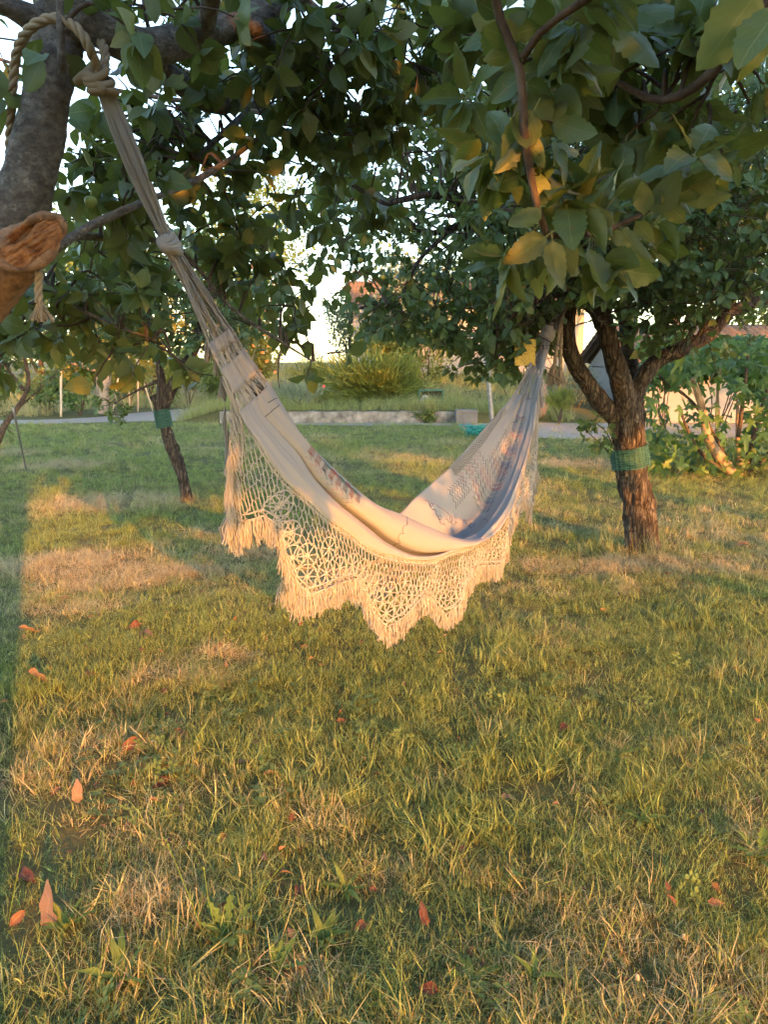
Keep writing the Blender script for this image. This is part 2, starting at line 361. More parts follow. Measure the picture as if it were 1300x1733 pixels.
# ------------------------------------------------------------------ leaf templates and foliage builders
def leaf_template(w=.5, fold=.25, curl=.25, rows=6, petiole=.16, twist=0., seed=0):
    r_ = np.random.default_rng(seed)
    ts = np.linspace(0, 1, rows); prof = np.array([np.sin(np.pi*min(1, t**.80))**.75*(1.08-.28*t) if 0 < t < 1 else 0.0 for t in ts])
    V, UV = [], []
    for k, t in enumerate(ts):
        hw = w*.5*prof[k]+(.012 if k == 0 else 0.); zc = -curl*t*t
        for s in (-1, 0, 1):
            wob = .03*r_.normal() if s else 0
            V.append([s*hw, t, zc+abs(s)*hw*fold+wob*prof[k]+twist*s*hw*t]); UV.append([.5+.5*s, t])
    Q = [[3*k+c, 3*k+c+1, 3*k+c+4, 3*k+c+3] for k in range(rows-1) for c in range(2)]
    if petiole:
        b = len(V); V += [[-.014, -petiole, .03], [.014, -petiole, .03], [.014, 0, .004], [-.014, 0, .004]]
        UV += [[.5, 0]]*4; Q.append([b, b+1, b+2, b+3])
    return np.array(V), np.array(Q), np.array(UV)
NEAR_T = [leaf_template(.68, .30, .20, 7, .2, .1, 1), leaf_template(.74, .15, .35, 7, .2, -.3, 2), leaf_template(.6, .45, .12, 7, .2, .3, 3), leaf_template(.76, .1, .1, 7, .2, .15, 4), leaf_template(.66, -.25, .3, 7, .2, -.4, 14)]
def hero_template(w, fold, curl, twist, seed):
    r_ = np.random.default_rng(seed); rows, V, UV = 15, [], []; ph = r_.uniform(0, 6.28)
    for k in range(rows):
        t = k/(rows-1); pr = (math.sin(math.pi*t**.78)**.72*(1.1-.32*t) if 0 < t < 1 else 0); bend = r_.normal(0, .006)
        for s in (-1, -.55, 0, .55, 1):
            hw = w*.5*pr*(1+(.07*(-1)**k if abs(s) == 1 else 0)); x = s*hw
            V.append([x+.05*math.sin(t*3+ph)*t, t, -curl*t*t+abs(x)*fold+twist*x*t+.022*math.sin(t*17+ph+s*2)*abs(s)*pr-.015*math.cos(t*36)*(.55-abs(abs(s)-.55))*pr+bend]); UV.append([.5+.5*s, t])
    Q = [[5*k+c, 5*k+c+1, 5*k+c+6, 5*k+c+5] for k in range(rows-1) for c in range(4)]
    b = len(V); V += [[-.014, -.2, .04], [.014, -.2, .04], [.014, 0, .004], [-.014, 0, .004]]; UV += [[.5, 0]]*4; Q.append([b, b+1, b+2, b+3])
    return np.array(V), np.array(Q), np.array(UV)
HERO_T = [hero_template(.52, .35, .25, .2, 1), hero_template(.58, .2, .42, -.35, 2), hero_template(.48, .6, .15, .4, 3), hero_template(.6, .15, .1, -.1, 4), hero_template(.5, -.25, .35, .5, 5), hero_template(.55, .45, -.2, -.5, 6)]
MID_T = [leaf_template(.64, .3, .22, 5, 0, .1, 5), leaf_template(.68, .12, .35, 5, 0, -.25, 6), leaf_template(.58, .4, .08, 5, 0, .25, 7)]
FAR_T = [leaf_template(.62, .3, .2, 3, 0, 0, 8), leaf_template(.7, .1, .3, 3, 0, .2, 9)]
def fig_template(seed):
    r_ = np.random.default_rng(seed); pts = []
    lob = [(-115, .45), (-62, .72), (0, 1.0), (62, .72), (115, .45)]
    for k, (a, l) in enumerate(lob):
        a0 = math.radians(a)
        for da, rr in ((-16, .62*l), (-9, .9*l), (0, l), (9, .9*l), (16, .62*l)):
            b = a0+math.radians(da); pts.append([math.sin(b)*rr*.6, .28+math.cos(b)*rr*.72, -.18*rr*rr+.03*r_.normal()])
        if k < 4:
            b = math.radians((a+lob[k+1][0])/2); pts.append([math.sin(b)*.2, .28+math.cos(b)*.24, .0])
    V = [[0, .25, .03], [0, 0, 0]]+pts; n = len(pts)
    T = [[0, 2+k+1, 2+k] for k in range(n-1)]+[[0, 2, 1], [0, 1, 1+n]]
    V = np.array(V); return V, np.array(T), V[:, :2]
FIG_T = [fig_template(1), fig_template(2)]
SPRAY_T = [leaf_template(.12, .3, c, 3, 0, 0, 20+k) for k, c in enumerate((-.1, .15, .3))]

class Leaves:
    def __init__(s): s.P = []; s.D = []; s.Nn = []; s.S = []
    def add(s, P, D, Nn, S): s.P.append(np.atleast_2d(P)); s.D.append(np.atleast_2d(D)); s.Nn.append(np.atleast_2d(Nn)); s.S.append(np.atleast_1d(S))
    def arrays(s):
        P, D, M, S = np.concatenate(s.P), nrm(np.concatenate(s.D)), np.concatenate(s.Nn), np.concatenate(s.S)
        side = nrm(np.cross(D, M)); return P, D, nrm(np.cross(side, D)), side, S
def merge_leaves(A, templates, off, r_, tri=False):
    P, D, M, side, S = A; n = len(P); pick = r_.integers(0, len(templates), n); tint = r_.random(n)
    Vs, Fs, UVs, As, base = [], [], [], [], 0
    for k, (tv, tq, tuv) in enumerate(templates):
        m = pick == k; c = m.sum()
        if not c: continue
        V = P[m][:, None]+S[m][:, None, None]*(tv[None, :, 0:1]*side[m][:, None]+tv[None, :, 1:2]*D[m][:, None]+tv[None, :, 2:3]*M[m][:, None])
        Vs.append(V.reshape(-1, 3)); Fs.append((tq[None]+(np.arange(c)*len(tv))[:, None, None]+base).reshape(-1, tq.shape[1]))
        UVs.append(np.tile(tuv, (c, 1))); As.append(np.repeat(tint[m], len(tv))); base += c*len(tv)
    V = np.concatenate(Vs)-off; F = np.concatenate(Fs)
    return mk('leaves', V, None if tri else F, F if tri else None, uv=np.concatenate(UVs), attr={'tint': np.concatenate(As)})
_leafmesh = {}
def leaf_mesh(templates, k, mat, tri=False):
    key = (id(templates), k, mat.name)
    if key not in _leafmesh:
        tv, tq, tuv = templates[k]; me = mk('leaf', tv, None if tri else tq, tq if tri else None, uv=tuv, attr={'tint': np.full(len(tv), k*.21)})
        me.materials.append(mat); _leafmesh[key] = me
    return _leafmesh[key]
def place_leaf(mesh, p, d, nn, side, s, parent, name='leaf'):
    o = bpy.data.objects.new(name, mesh); COL.objects.link(o); o.parent = parent
    q = p-wloc(parent)
    o.matrix_basis = Matrix(((side[0]*s, d[0]*s, nn[0]*s, q[0]), (side[1]*s, d[1]*s, nn[1]*s, q[1]), (side[2]*s, d[2]*s, nn[2]*s, q[2]), (0, 0, 0, 1)))
    return o
def foliage(L, mat, root, r_, near_T, far_T, n_ind=300, name='crown', tri=False, keep=None):
    A = L.arrays()
    if keep is not None:
        m = keep(A[0], A[4], A[1]); A = tuple(a[m] for a in A)
    P, D, M, side, S = A; px, py, f = proj(P+D*S[:, None]*.5)
    vis = (f > .2) & (px > -30) & (px < 1330) & (py > -30) & (py < 1760); score = np.where(vis, S/np.maximum(f, .2), 0)
    n_ind = min(n_ind, len(P)-1)
    order = np.argsort(-score)[:n_ind]; order = order[score[order] > 0] if n_ind else order[:0]
    rest = np.ones(len(P), bool); rest[order] = False
    me = merge_leaves(tuple(a[rest] for a in A), far_T, wloc(root), r_, tri)
    cr = bpy.data.objects.new(name, me); COL.objects.link(cr); cr.parent = root; me.materials.append(mat); cr['_l'] = [float(c) for c in wloc(root)]
    tag(cr, kind='stuff')
    for q in order:
        k = int(r_.integers(0, len(near_T))); place_leaf(leaf_mesh(near_T, k, mat, tri), P[q], D[q], M[q], side[q], S[q], cr)
    return cr

def twig_leaves(L, W, r_, start, direction, length, leaf, droop=.35, spread=1.0, rad=.004, step=.035):
    d = nrm(direction); n = 5; pts = [np.array(start, float)]
    for k in range(n): d = nrm(d+r_.normal(0, .16, 3)-np.array([0, 0, droop*.12])); pts.append(pts[-1]+d*length/n)
    pts = np.array(pts)
    if W is not None: W.tube(pts, np.linspace(rad, rad*.45, n+1), 4, cap=False)
    m = max(2, int(length/step)); ss = r_.uniform(.15, 1, m); pp = spline(pts, 21)[(ss*20).astype(int)]
    dd = nrm(nrm(r_.normal(0, 1, (m, 3)))*spread+d*.6-np.array([0, 0, droop]))
    nn = nrm(r_.normal(0, .45, (m, 3))+np.array([0, 0, 1.0])-.35*dd)
    sz = leaf*r_.uniform(.6, 1.15, m); L.add(pp+dd*leaf*.15, dd, nn, sz)
    k = r_.integers(4, 7); a = r_.uniform(0, 6.28)+np.arange(k)*2.4       # end rosette
    u = nrm(np.cross(d, [.3, .2, 1.])); v = np.cross(d, u)
    dd = nrm(np.cos(a)[:, None]*u+np.sin(a)[:, None]*v+d*r_.uniform(.3, .9, k)[:, None]-np.array([0, 0, droop*.6]))
    L.add(np.repeat(pts[-1:], k, 0)+dd*leaf*.15, dd, nrm(d+r_.normal(0, .4, (k, 3))+np.array([0, 0, .6])), leaf*r_.uniform(.7, 1.2, k))
    return pts
def clump(L, W, r_, c, rad, ntw, leaf, limb_pts=None, maxlen=.34, droop=.35, brad=.008):
    c = np.asarray(c, float)
    if limb_pts is not None and W is not None:
        q = limb_pts[np.argmin(((limb_pts-c)**2).sum(1))]; mid = (q+c)/2+r_.normal(0, .06, 3)*np.linalg.norm(q-c)+np.array([0, 0, .05])
        W.tube(spline([q, mid, c], 8), np.linspace(brad*1.5, brad*.6, 8), 5, cap=False)
    for _ in range(ntw):
        d = nrm(r_.normal(0, 1, 3)); s = c+d*rad*r_.uniform(0, .5)
        twig_leaves(L, W, r_, s, d*np.array([1, 1, .7]), r_.uniform(.4, 1)*min(maxlen, rad*1.3), leaf, droop)

def bark_disp(amp, fx=9., fz=2.2, knob=.0):
    def f(V, ring):
        P = V*np.array([fx*4, fx*4, fz*4]); n = np.abs(fbm(P, 4)-.5)*2; k = fbm(V*7, 2)-.5
        return amp*(n-.35)*1.6+knob*k
    return f
def limb(acc, pts, radii, sides=12, amp=.006, n=None, knob=.01, fx=9., fz=2.2, flare=0):
    pts = np.asarray(pts, float); L = np.linalg.norm(np.diff(pts, axis=0), axis=1).sum(); n = n or max(6, int(L/.03))
    P4 = np.concatenate([pts, np.asarray(radii, float)[:, None]], 1); S = spline(P4, n); R = np.maximum(S[:, 3], .002)
    if flare: R = R*(1+flare*np.exp(-np.arange(n)/(n*.06)))
    acc.tube(S[:, :3], R, sides, True, disp=bark_disp(amp, fx, fz, knob)); return S[:, :3]

# ------------------------------------------------------------------ grass
def blade(r_, h, w_, lean, az):
    u = np.array([math.cos(az), math.sin(az), 0]); s = np.array([-u[1], u[0], 0])
    P = [u*lean*h*t*t+np.array([0, 0, h*(t-.25*lean*t*t)]) for t in (0, .5, 1)]
    return np.array([P[0]-s*w_/2, P[0]+s*w_/2, P[1]-s*w_*.42, P[1]+s*w_*.42, P[2]])
GC = bpy.data.collections.new('grass_tufts')
def tuft(name, n, spread, h0, h1, w0, w1, lean, seed):
    r_ = np.random.default_rng(seed); a = Acc()
    for _ in range(n):
        b = blade(r_, r_.uniform(h0, h1), r_.uniform(w0, w1), r_.uniform(*lean), r_.uniform(0, 6.28))
        rr = spread*math.sqrt(r_.random()); an = r_.uniform(0, 6.28); b[:, :2] += [rr*math.cos(an), rr*math.sin(an)]
        a.add(b, [[0, 1, 3, 2]], [[2, 3, 4]], float(r_.random()))
    o = bpy.data.objects.new(name, a.mesh(name)); o.data.materials.append(GRASS); GC.objects.link(o)
for k in range(4): tuft('tuft_a%d' % k, 26, .05, .014, .048, .0012, .0027, (.1, 1.7), 50+k)      # 0-3 mown lawn
for k in range(2): tuft('tuft_b%d' % k, 14, .03, .04, .10, .0020, .0042, (.15, 1.2), 60+k)       # 4-5 longer blades
for k in range(2): tuft('tuft_c%d' % k, 26, .06, .03, .08, .0010, .0022, (1.1, 1.9), 70+k)       # 6-7 flattened hay
def clover(name, seed):
    r_ = np.random.default_rng(seed); a = Acc()
    for _ in range(6):
        c = np.array([r_.uniform(-.04, .04), r_.uniform(-.04, .04), r_.uniform(.02, .05)]); rr = r_.uniform(.007, .012)
        for q in range(3):
            an = q*2.094+r_.uniform(-.2, .2); d = np.array([math.cos(an), math.sin(an), .15]); s = np.array([-d[1], d[0], 0])
            a.add([c, c+d*rr+s*rr*.75, c+d*rr*1.9+np.array([0, 0, -.002]), c+d*rr-s*rr*.75], [[0, 1, 2, 3]], None, float(r_.random()))
        b = blade(r_, c[2], .0015, 0, 0); b[:, :2] += c[:2]; a.add(b, [[0, 1, 3, 2]], [[2, 3, 4]], .4)
    o = bpy.data.objects.new(name, a.mesh(name, smooth=False)); o.data.materials.append(WEED); GC.objects.link(o)
for k in range(2): clover('tuft_d%d' % k, 80+k)                                                    # 8-9 clover
for k in range(2): tuft('tuft_e%d' % k, 26, .10, .18, .55, .003, .007, (.2, .9), 90+k)            # 10-11 tall meadow grass
for k in range(2):                                                                                  # 12-13 crumbs of dead leaf
    tv_, tq_, tu_ = leaf_template(.6, .6, .4, 4, 0, .5, 33+k); me = mk('tuft_f%d' % k, tv_*.022, tq_, uv=tu_, attr={'tint': np.full(len(tv_), .3*k)}); me.materials.append(LEAF_FALLEN)
    GC.objects.link(bpy.data.objects.new('tuft_f%d' % k, me))
def scatter_tree():
    ng = bpy.data.node_groups.new('scatter', 'GeometryNodeTree')
    ng.interface.new_socket('Geometry', in_out='INPUT', socket_type='NodeSocketGeometry')
    ng.interface.new_socket('Geometry', in_out='OUTPUT', socket_type='NodeSocketGeometry')
    gi, go = ng.nodes.new('NodeGroupInput'), ng.nodes.new('NodeGroupOutput')
    ci = ng.nodes.new('GeometryNodeCollectionInfo'); ci.inputs[0].default_value = GC; ci.inputs['Separate Children'].default_value = True; ci.inputs['Reset Children'].default_value = True
    ip = ng.nodes.new('GeometryNodeInstanceOnPoints'); ip.inputs['Pick Instance'].default_value = True
    def na(n, typ):
        a = ng.nodes.new('GeometryNodeInputNamedAttribute'); a.data_type = typ; a.inputs['Name'].default_value = n; return a.outputs['Attribute']
    ng.links.new(gi.outputs[0], ip.inputs['Points']); ng.links.new(ci.outputs[0], ip.inputs['Instance'])
    ng.links.new(na('idx', 'INT'), ip.inputs['Instance Index']); ng.links.new(na('rot', 'FLOAT_VECTOR'), ip.inputs['Rotation'])
    ng.links.new(na('scl', 'FLOAT'), ip.inputs['Scale']); ng.links.new(ip.outputs[0], go.inputs[0]); return ng
SCAT = scatter_tree()
def scatter(name, P, rot, scl, idx, dry, label, cat='grass'):
    me = bpy.data.meshes.new(name); me.vertices.add(len(P)); me.vertices.foreach_set('co', np.asarray(P, np.float32).ravel())
    for n_, ty, v in (('rot', 'FLOAT_VECTOR', rot), ('scl', 'FLOAT', scl), ('idx', 'INT', idx), ('dry', 'FLOAT', dry)):
        a = me.attributes.new(n_, ty, 'POINT'); v = np.asarray(v, np.int32 if ty == 'INT' else np.float32)
        a.data.foreach_set('vector' if ty == 'FLOAT_VECTOR' else 'value', v.ravel())
    o = bpy.data.objects.new(name, me); COL.objects.link(o); m = o.modifiers.new('scatter', 'NODES'); m.node_group = SCAT
    return tag(o, label, cat, kind='stuff')

# hay patches seen in the photograph: (px, py, radius_x m, radius_y m, weight)
HAY = [(200, 855, .9, .5, 1.2), (110, 790, .8, .6, .9), (130, 965, .55, .35, 1.2), (290, 975, .6, .16, 1.1), (340, 970, .4, .12, 1.1), (180, 995, .5, .2, .8),
       (1000, 790, .9, .5, 1.1), (1060, 960, .7, .25, 1.0), (1150, 965, .6, .25, .9), (930, 960, .35, .3, .8), (440, 945, .4, .25, .6), (120, 1040, .45, .15, .8),
       (375, 1112, .13, .09, 1.2), (330, 1150, .3, .12, .7), (860, 1120, .2, .1, .8), (200, 1440, .2, .12, .25), (240, 1530, .22, .12, .25), (540, 1390, .2, .1, .25), (1000, 1100, .5, .4, .35),
       (1250, 1330, .3, .2, .3), (1290, 780, .8, .6, .4), (20, 770, .6, .5, .8), (870, 730, 1.5, .6, .7), (960, 1000, .5, .3, .5), (620, 700, .1, .1, .1)]
HAYP = [(onground(a, b), rx, ry, k) for a, b, rx, ry, k in HAY]
def dryness(x, y):
    P = np.stack([x, y, 0*x], -1); d = (fbm(P*.8+3, 3)-.5)*1.5+(fbm(P*4.5+11, 2)-.5)*1.1+.05+.0*y
    hay = np.zeros_like(x)
    for c, rx, ry, k in HAYP: hay = np.maximum(hay, k*np.exp(-(((x-c[0])/rx)**2+((y-c[1])/ry)**2)**1.5))
    return d+hay*1.1, hay
def in_drive(x, y):
    yn = np.interp(x, ne[:, 0], ne[:, 1]); yf = np.interp(x, fe[:, 0], fe[:, 1]); return (y > yn-.05) & (y < np.maximum(yf, yn)+.05)
pts = []
for y0, y1, dens in ((1.0, 2.6, 1250), (2.6, 4.2, 900), (4.2, 6.5, 520), (6.5, 9.5, 290), (9.5, 13.5, 170), (13.5, 18.2, 95)):
    hw0, hw1 = y0*.56+.5, y1*.56+.6; n = int((hw0+hw1)*(y1-y0)*dens)
    y = rng.uniform(y0, y1, n); x = rng.uniform(-1, 1, n)*(y*.56+.6); pts.append(np.stack([x, y], 1))
xy = np.concatenate(pts); x, y = xy[:, 0], xy[:, 1]; dry, hay = dryness(x, y)
ok = ~in_drive(x, y) | (rng.random(len(x)) < np.where(x > 2.4, .22, np.where(x > -3.8, .45, .05))); bare = fbm(np.stack([x, y, 0*x+4], -1)*2.2, 2); ok &= rng.random(len(x)) < np.clip((bare-.16)*4, .35, 1)
x, y, dry, hay = x[ok], y[ok], dry[ok], hay[ok]; n = len(x)
lng = fbm(np.stack([x, y, 0*x+8], -1)*1.6, 2); longp = np.clip((lng-.48)*2.2, .03, .5)*(1+.9*(x > .2)*(y < 4.5))
c_or = [onground(330, 1260)[:2], onground(240, 1330)[:2], onground(560, 1210)[:2], onground(420, 1330)[:2], onground(870, 1130)[:2], onground(1000, 1180)[:2]]
clv = np.zeros(n)
for c in c_or: clv = np.maximum(clv, np.exp(-((x-c[0])**2+(y-c[1])**2)/.06))
u = rng.random(n); idx = rng.integers(0, 4, n); idx = np.where(u < longp*.75, rng.integers(4, 6, n), idx)
idx = np.where((rng.random(n) < hay*.85) | (rng.random(n) < .13), rng.integers(6, 8, n), idx)
idx = np.where(rng.random(n) < np.clip(clv*.15+.007, 0, .2), rng.integers(8, 10, n), idx)
far = fade(y, 4, 14); scl = rng.uniform(.75, 1.2, n)*(1+.55*far)
z = gz(x, y)+hay*.03*rng.random(n); rot = np.stack([rng.normal(0, .3, n), rng.normal(0, .3, n), rng.uniform(0, 6.28, n)], 1)
scatter('lawn_grass', np.stack([x, y, z], 1), rot, scl, idx, dry, 'mown lawn of green and straw coloured grass under the hammock')
n = 760; y = rng.uniform(1.3, 9, n)**1.0; x = rng.uniform(-1, 1, n)*(y*.56+.4); keep = rng.random(n) < np.where(x < 0, 1, .45); x, y = x[keep], y[keep]; n = len(x)
scatter('leaf_litter', np.stack([x, y, gz(x, y)+.02], 1), np.stack([rng.normal(0, .6, n), rng.normal(0, .6, n), rng.uniform(0, 6.28, n)], 1), rng.uniform(.6, 2.0, n), rng.integers(12, 14, n), 0*x, 'crumbs of dead leaf scattered through the lawn', 'litter')
# meadow on the terrace and bank, and rough edges
n = 5200; x = rng.uniform(-5, 9, n); y = WALL_Y+.25+rng.random(n)**1.7*13; ok = ~((x > 4.6) & (y < 26)); x, y = x[ok], y[ok]; n = len(x)
scatter('meadow_grass', np.stack([x, y, terr_z(x, y)], 1), np.stack([rng.normal(0, .15, n), rng.normal(0, .15, n), rng.uniform(0, 6.28, n)], 1),
        rng.uniform(.3, .9, n)*(.45+.9*vnoise(np.stack([x, y, 0*x], -1)*1.1)), rng.integers(10, 12, n), .0+.75*vnoise(np.stack([x, y, 0*x+5], -1)*.9), 'tall unmown meadow grass on the terrace behind the low wall')
n = 2600; x = rng.uniform(-22, -3.5, n); y = rng.uniform(20.5, 30, n); ok = ~in_drive(x, y) & ~((x > -9) & (x < -4) & (y < 24)); x, y = x[ok], y[ok]; n = len(x)
scatter('verge_grass', np.stack([x, y, 0*x], 1), np.stack([rng.normal(0, .15, n), rng.normal(0, .15, n), rng.uniform(0, 6.28, n)], 1), rng.uniform(.5, 1.2, n),
        rng.integers(10, 12, n), .2+.6*vnoise(np.stack([x, y, 0*x+5], -1)*.7), 'rough tall grass beyond the gravel drive on the left')
gx, gy, gs, gi_ = [], [], [], []
def add_tall(px, py, rad, cnt, sc):
    c = onground(px, py)
    for _ in range(cnt): gx.append(c[0]+rng.normal(0, rad)); gy.append(c[1]+rng.normal(0, rad*.6)); gs.append(sc*rng.uniform(.6, 1.2))
add_tall(1150, 790, .45, 60, .75); add_tall(1085, 940, .17, 14, .42); add_tall(1040, 935, .2, 10, .4); add_tall(1250, 800, .5, 50, .55); add_tall(250, 868, .25, 12, .5); add_tall(1130, 900, .25, 12, .45); add_tall(320, 850, .15, 8, .35)
gx, gy, gs = map(np.array, (gx, gy, gs)); n = len(gx)
scatter('tall_grass', np.stack([gx, gy, gz(gx, gy)], 1), np.stack([rng.normal(0, .2, n), rng.normal(0, .2, n), rng.uniform(0, 6.28, n)], 1), gs, rng.integers(10, 12, n), rng.uniform(.2, .7, n),
        'uncut grass left standing around the tree trunks and fig')

# ------------------------------------------------------------------ walls and houses
wl, wr = at(372, 715, WALL_Y), at(772, 715, WALL_Y)
def rough_box(lo, hi, nx_, ny_, nz_, amp, M=None):
    a = Acc()
    def face(o, u, v, nu, nv):
        s, t = np.meshgrid(np.linspace(0, 1, nu+1), np.linspace(0, 1, nv+1)); V = o+s[..., None]*u+t[..., None]*v; V = V.reshape(-1, 3)
        k = nu+1; ii = np.arange(nv)[:, None]*k; jj = np.arange(nu)[None]; a.add(V, np.stack([ii+jj, ii+jj+1, ii+k+jj+1, ii+k+jj], -1).reshape(-1, 4))
    lo, hi = np.array(lo, float), np.array(hi, float); d = hi-lo; ex, ey, ez = np.diag(d)
    face(lo, ex, ez, nx_, nz_); face(lo+ez, ex, ey, nx_, ny_); face(lo+ex, ey, ez, ny_, nz_); face(lo+ey, ez, ey*0+ex, nz_, nx_); face(lo+ey, -ey, ez, ny_, nz_)
    for V in a.V: V += (np.stack([fbm(V*4+s, 3) for s in (0, 31, 67)], -1)-.5)*amp
    return a
def placed(acc, name, mat, loc, label, cat, group=None, smooth=True): return tag(acc.build(name, mat, loc=loc, smooth=smooth), label, cat, group)
placed(rough_box((wl[0], WALL_Y-.02, -.06), (wr[0], WALL_Y+.22, .275), 90, 3, 6, .03), 'low_wall', CONCRETE, (0, WALL_Y, 0), 'long low weathered concrete wall holding back the grassy terrace', 'wall')
pc = at(786, 712, WALL_Y-.35)
placed(rough_box((pc[0]-.2, WALL_Y-.45, -.05), (pc[0]+.3, WALL_Y-.1, .34), 8, 5, 6, .02), 'concrete_block', plain_mat('grey_block', (.10, .10, .10), (.17, .17, .165), 5, .9), (pc[0], WALL_Y-.3, 0), 'grey concrete block at the right end of the low wall', 'block')
p0, p1 = at(834, 722, 17.6), at(823, 598, 17.6); p0[2] = -.05
placed(Acc().tube(spline([p0, p1], 8), .055, 10), 'post', METAL_G, p0, 'leaning grey metal post beside the concrete block', 'post')

def tiled_roof(acc, a, b, c, d, pitch=.2):
    """ridged sheet from eave a-b to ridge d-c, rows of barrel tiles along the slope"""
    L = np.linalg.norm(b-a); n = int(L/pitch)*6+1; m = max(3, int(np.linalg.norm(d-a)/.33)); up = nrm(np.cross(b-a, d-a))
    s = np.linspace(0, 1, n); V = []
    for r in range(m):
        for e in (0, 1):
            t = (r+e*1.04)/m
            V.append((a+(b-a)*s[:, None])*(1-t)+(d+(c-d)*s[:, None])*t+up*(np.abs(np.sin(s*L/pitch*np.pi))*.05+(.03 if e == 0 else 0.))[:, None])
    V = np.array(V).reshape(-1, 3); Q = []
    for r in range(2*m-1):
        i_ = np.arange(n-1)+r*n; Q.append(np.stack([i_, i_+1, i_+n+1, i_+n], -1))
    acc.add(V, np.concatenate(Q))
def house(name, label, x0, x1, y0, depth, z0, eave, ridge, wall_mat):
    r = empty(name, (x0, y0, z0), label, 'house')
    w_ = Acc(); w_.box((x0, y0, z0-.3), (x1, y0+depth, eave)); w_.build('wall', wall_mat, r, smooth=False)
    ov = .35; ro = Acc(); e0, e1 = np.array([x0-ov, y0-ov, eave+.02]), np.array([x1+ov, y0-ov, eave+.02])
    m0, m1 = np.array([x0-ov, y0+depth/2, ridge]), np.array([x1+ov, y0+depth/2, ridge])
    tiled_roof(ro, e0, e1, m1, m0); tiled_roof(ro, np.array([x1+ov, y0+depth+ov, eave+.02]), np.array([x0-ov, y0+depth+ov, eave+.02]), m0, m1); rf = ro.build('roof', TILE, r)
    for xx in (x0, x1): Acc().add([[xx, y0, eave-.02], [xx, y0+depth, eave-.02], [xx, y0+depth/2, ridge-.05]], None, [[0, 1, 2]]).build('gable', wall_mat, r, smooth=False)
    f = Acc(); f.box((x0-ov, y0-ov-.03, eave-.13), (x1+ov, y0-ov+.02, eave-.01)); f.build('gutter', METAL_G, rf, smooth=False); return r
a0, a1 = at(598, 630, 30), at(985, 630, 30)
house('house', 'beige plastered house with tiled roof behind the terrace shrubs', a0[0], a1[0], 30, 7, .9, 3.35, 4.7, PLASTER)
b0 = at(1085, 700, 18.4)
house('outbuilding', 'low white outbuilding with pinkish tiled roof behind the fig tree', b0[0], b0[0]+7, 18.4, 5, 0, 1.3, 2.35, PLASTER_W)

# ------------------------------------------------------------------ background shrubs and trees
def shrub(name, label, cat, base, cx, rx, ry, rz, zc, n, leaf, mat, seed, T=FAR_T, stems=5, group=None, droop=.2, spray=False, trunk_mat=None, lobes=9, tri=False, flat=.9):
    r_ = np.random.default_rng(seed); base = np.array(base, float); root = empty(name, base, label, cat, group); c0 = np.array([cx[0], cx[1], zc])
    cs = [c0+np.array([rx, ry, rz])*nrm(r_.normal(0, 1, 3))*r_.uniform(.3, .72) for _ in range(lobes)]+[c0]
    rr = [r_.uniform(.34, .55) for _ in cs]; L = Leaves(); per = n//len(cs)
    for c, q in zip(cs, rr):
        d = nrm(r_.normal(0, 1, (per, 3))); rad = r_.random(per)**.45
        P = c+d*rad[:, None]*np.array([rx, ry, rz])*q; P[:, 2] = np.maximum(P[:, 2], base[2]+.03)
        if spray: D = nrm(nrm(P-base)*1.0+np.array([0, 0, .25])+r_.normal(0, .35, (per, 3)))
        else: D = nrm(r_.normal(0, 1, (per, 3))+d*.7-np.array([0, 0, droop]))
        L.add(P, D, nrm(r_.normal(0, .6, (per, 3))+np.array([0, 0, flat])+d*.5), leaf*r_.uniform(.6, 1.25, per))
    st = Acc()
    for k in range(stems):
        tip = cs[k % len(cs)]; mid = (base+tip)/2+r_.normal(0, .08, 3)*rz; s0 = base+np.array([r_.normal(0, .06*rx), r_.normal(0, .05*ry), -.05])
        st.tube(spline([s0, mid, tip], 10), np.linspace(max(.014, .022*rz), .006, 10), 6)
    st.build('stem', trunk_mat or BARK_DARK, root); foliage(L, mat, root, r_, T, T, 0, 'crown', tri); return root
def ctr(px, py, Y): p = at(px, py, Y); return p
def S(name, label, cat, px, py, Y, wpx, hpx, n, leaf, mat, seed, basez=None, **kw):
    c = at(px, py, Y); rx, rz = wpx/1300*Y/2, hpx/1300*Y/2; bz = basez if basez is not None else (0 if Y < WALL_Y or px < 372 else float(terr_z(np.array(c[0]), np.array(Y))))
    return shrub(name, label, cat, (c[0], Y, bz), (c[0], Y), rx, kw.pop('ry', rx*.8), rz, c[2], n, leaf, mat, seed, **kw)

# far left, beyond the drive
S('tree', 'tall golden green tree at the far left behind the orchard', 'tree', 60, 480, 34, 420, 420, 5200, .30, LEAF_LIGHT, 301, stems=6, lobes=16)
S('tree', 'sunlit yellow green tree behind the crossed garden sticks', 'tree', 235, 520, 31, 300, 330, 5000, .26, LEAF_GOLD, 302, stems=6, lobes=14)
S('tree', 'pale green tree seen through the leaves above the gravel drive', 'tree', 390, 450, 38, 300, 420, 4200, .3, LEAF_LIGHT, 303, stems=6, lobes=14)
S('tree', 'slim pale tree with thin upright shoots against the sky', 'tree', 450, 350, 30, 240, 300, 2200, .16, LEAF_LIGHT, 304, stems=4, lobes=18, basez=.0)
S('hedge_shrub', 'low dark shrub by the pale garden stake', 'shrub', 75, 655, 21.5, 110, 80, 1400, .11, LEAF_PLUM, 305)
S('hedge_shrub', 'rounded green shrub beside the pollarded trunk', 'shrub', 135, 635, 21, 110, 110, 1800, .13, LEAF_FIG, 306)
S('hedge_shrub', 'bright green shrub between the leaning trunk and the hammock', 'shrub', 315, 640, 23, 110, 100, 1800, .13, LEAF_LIGHT, 307)
S('hedge_shrub', 'grey green shrub at the far left edge of the lawn', 'shrub', -20, 650, 22, 120, 90, 1300, .12, LEAF_PLUM, 308)
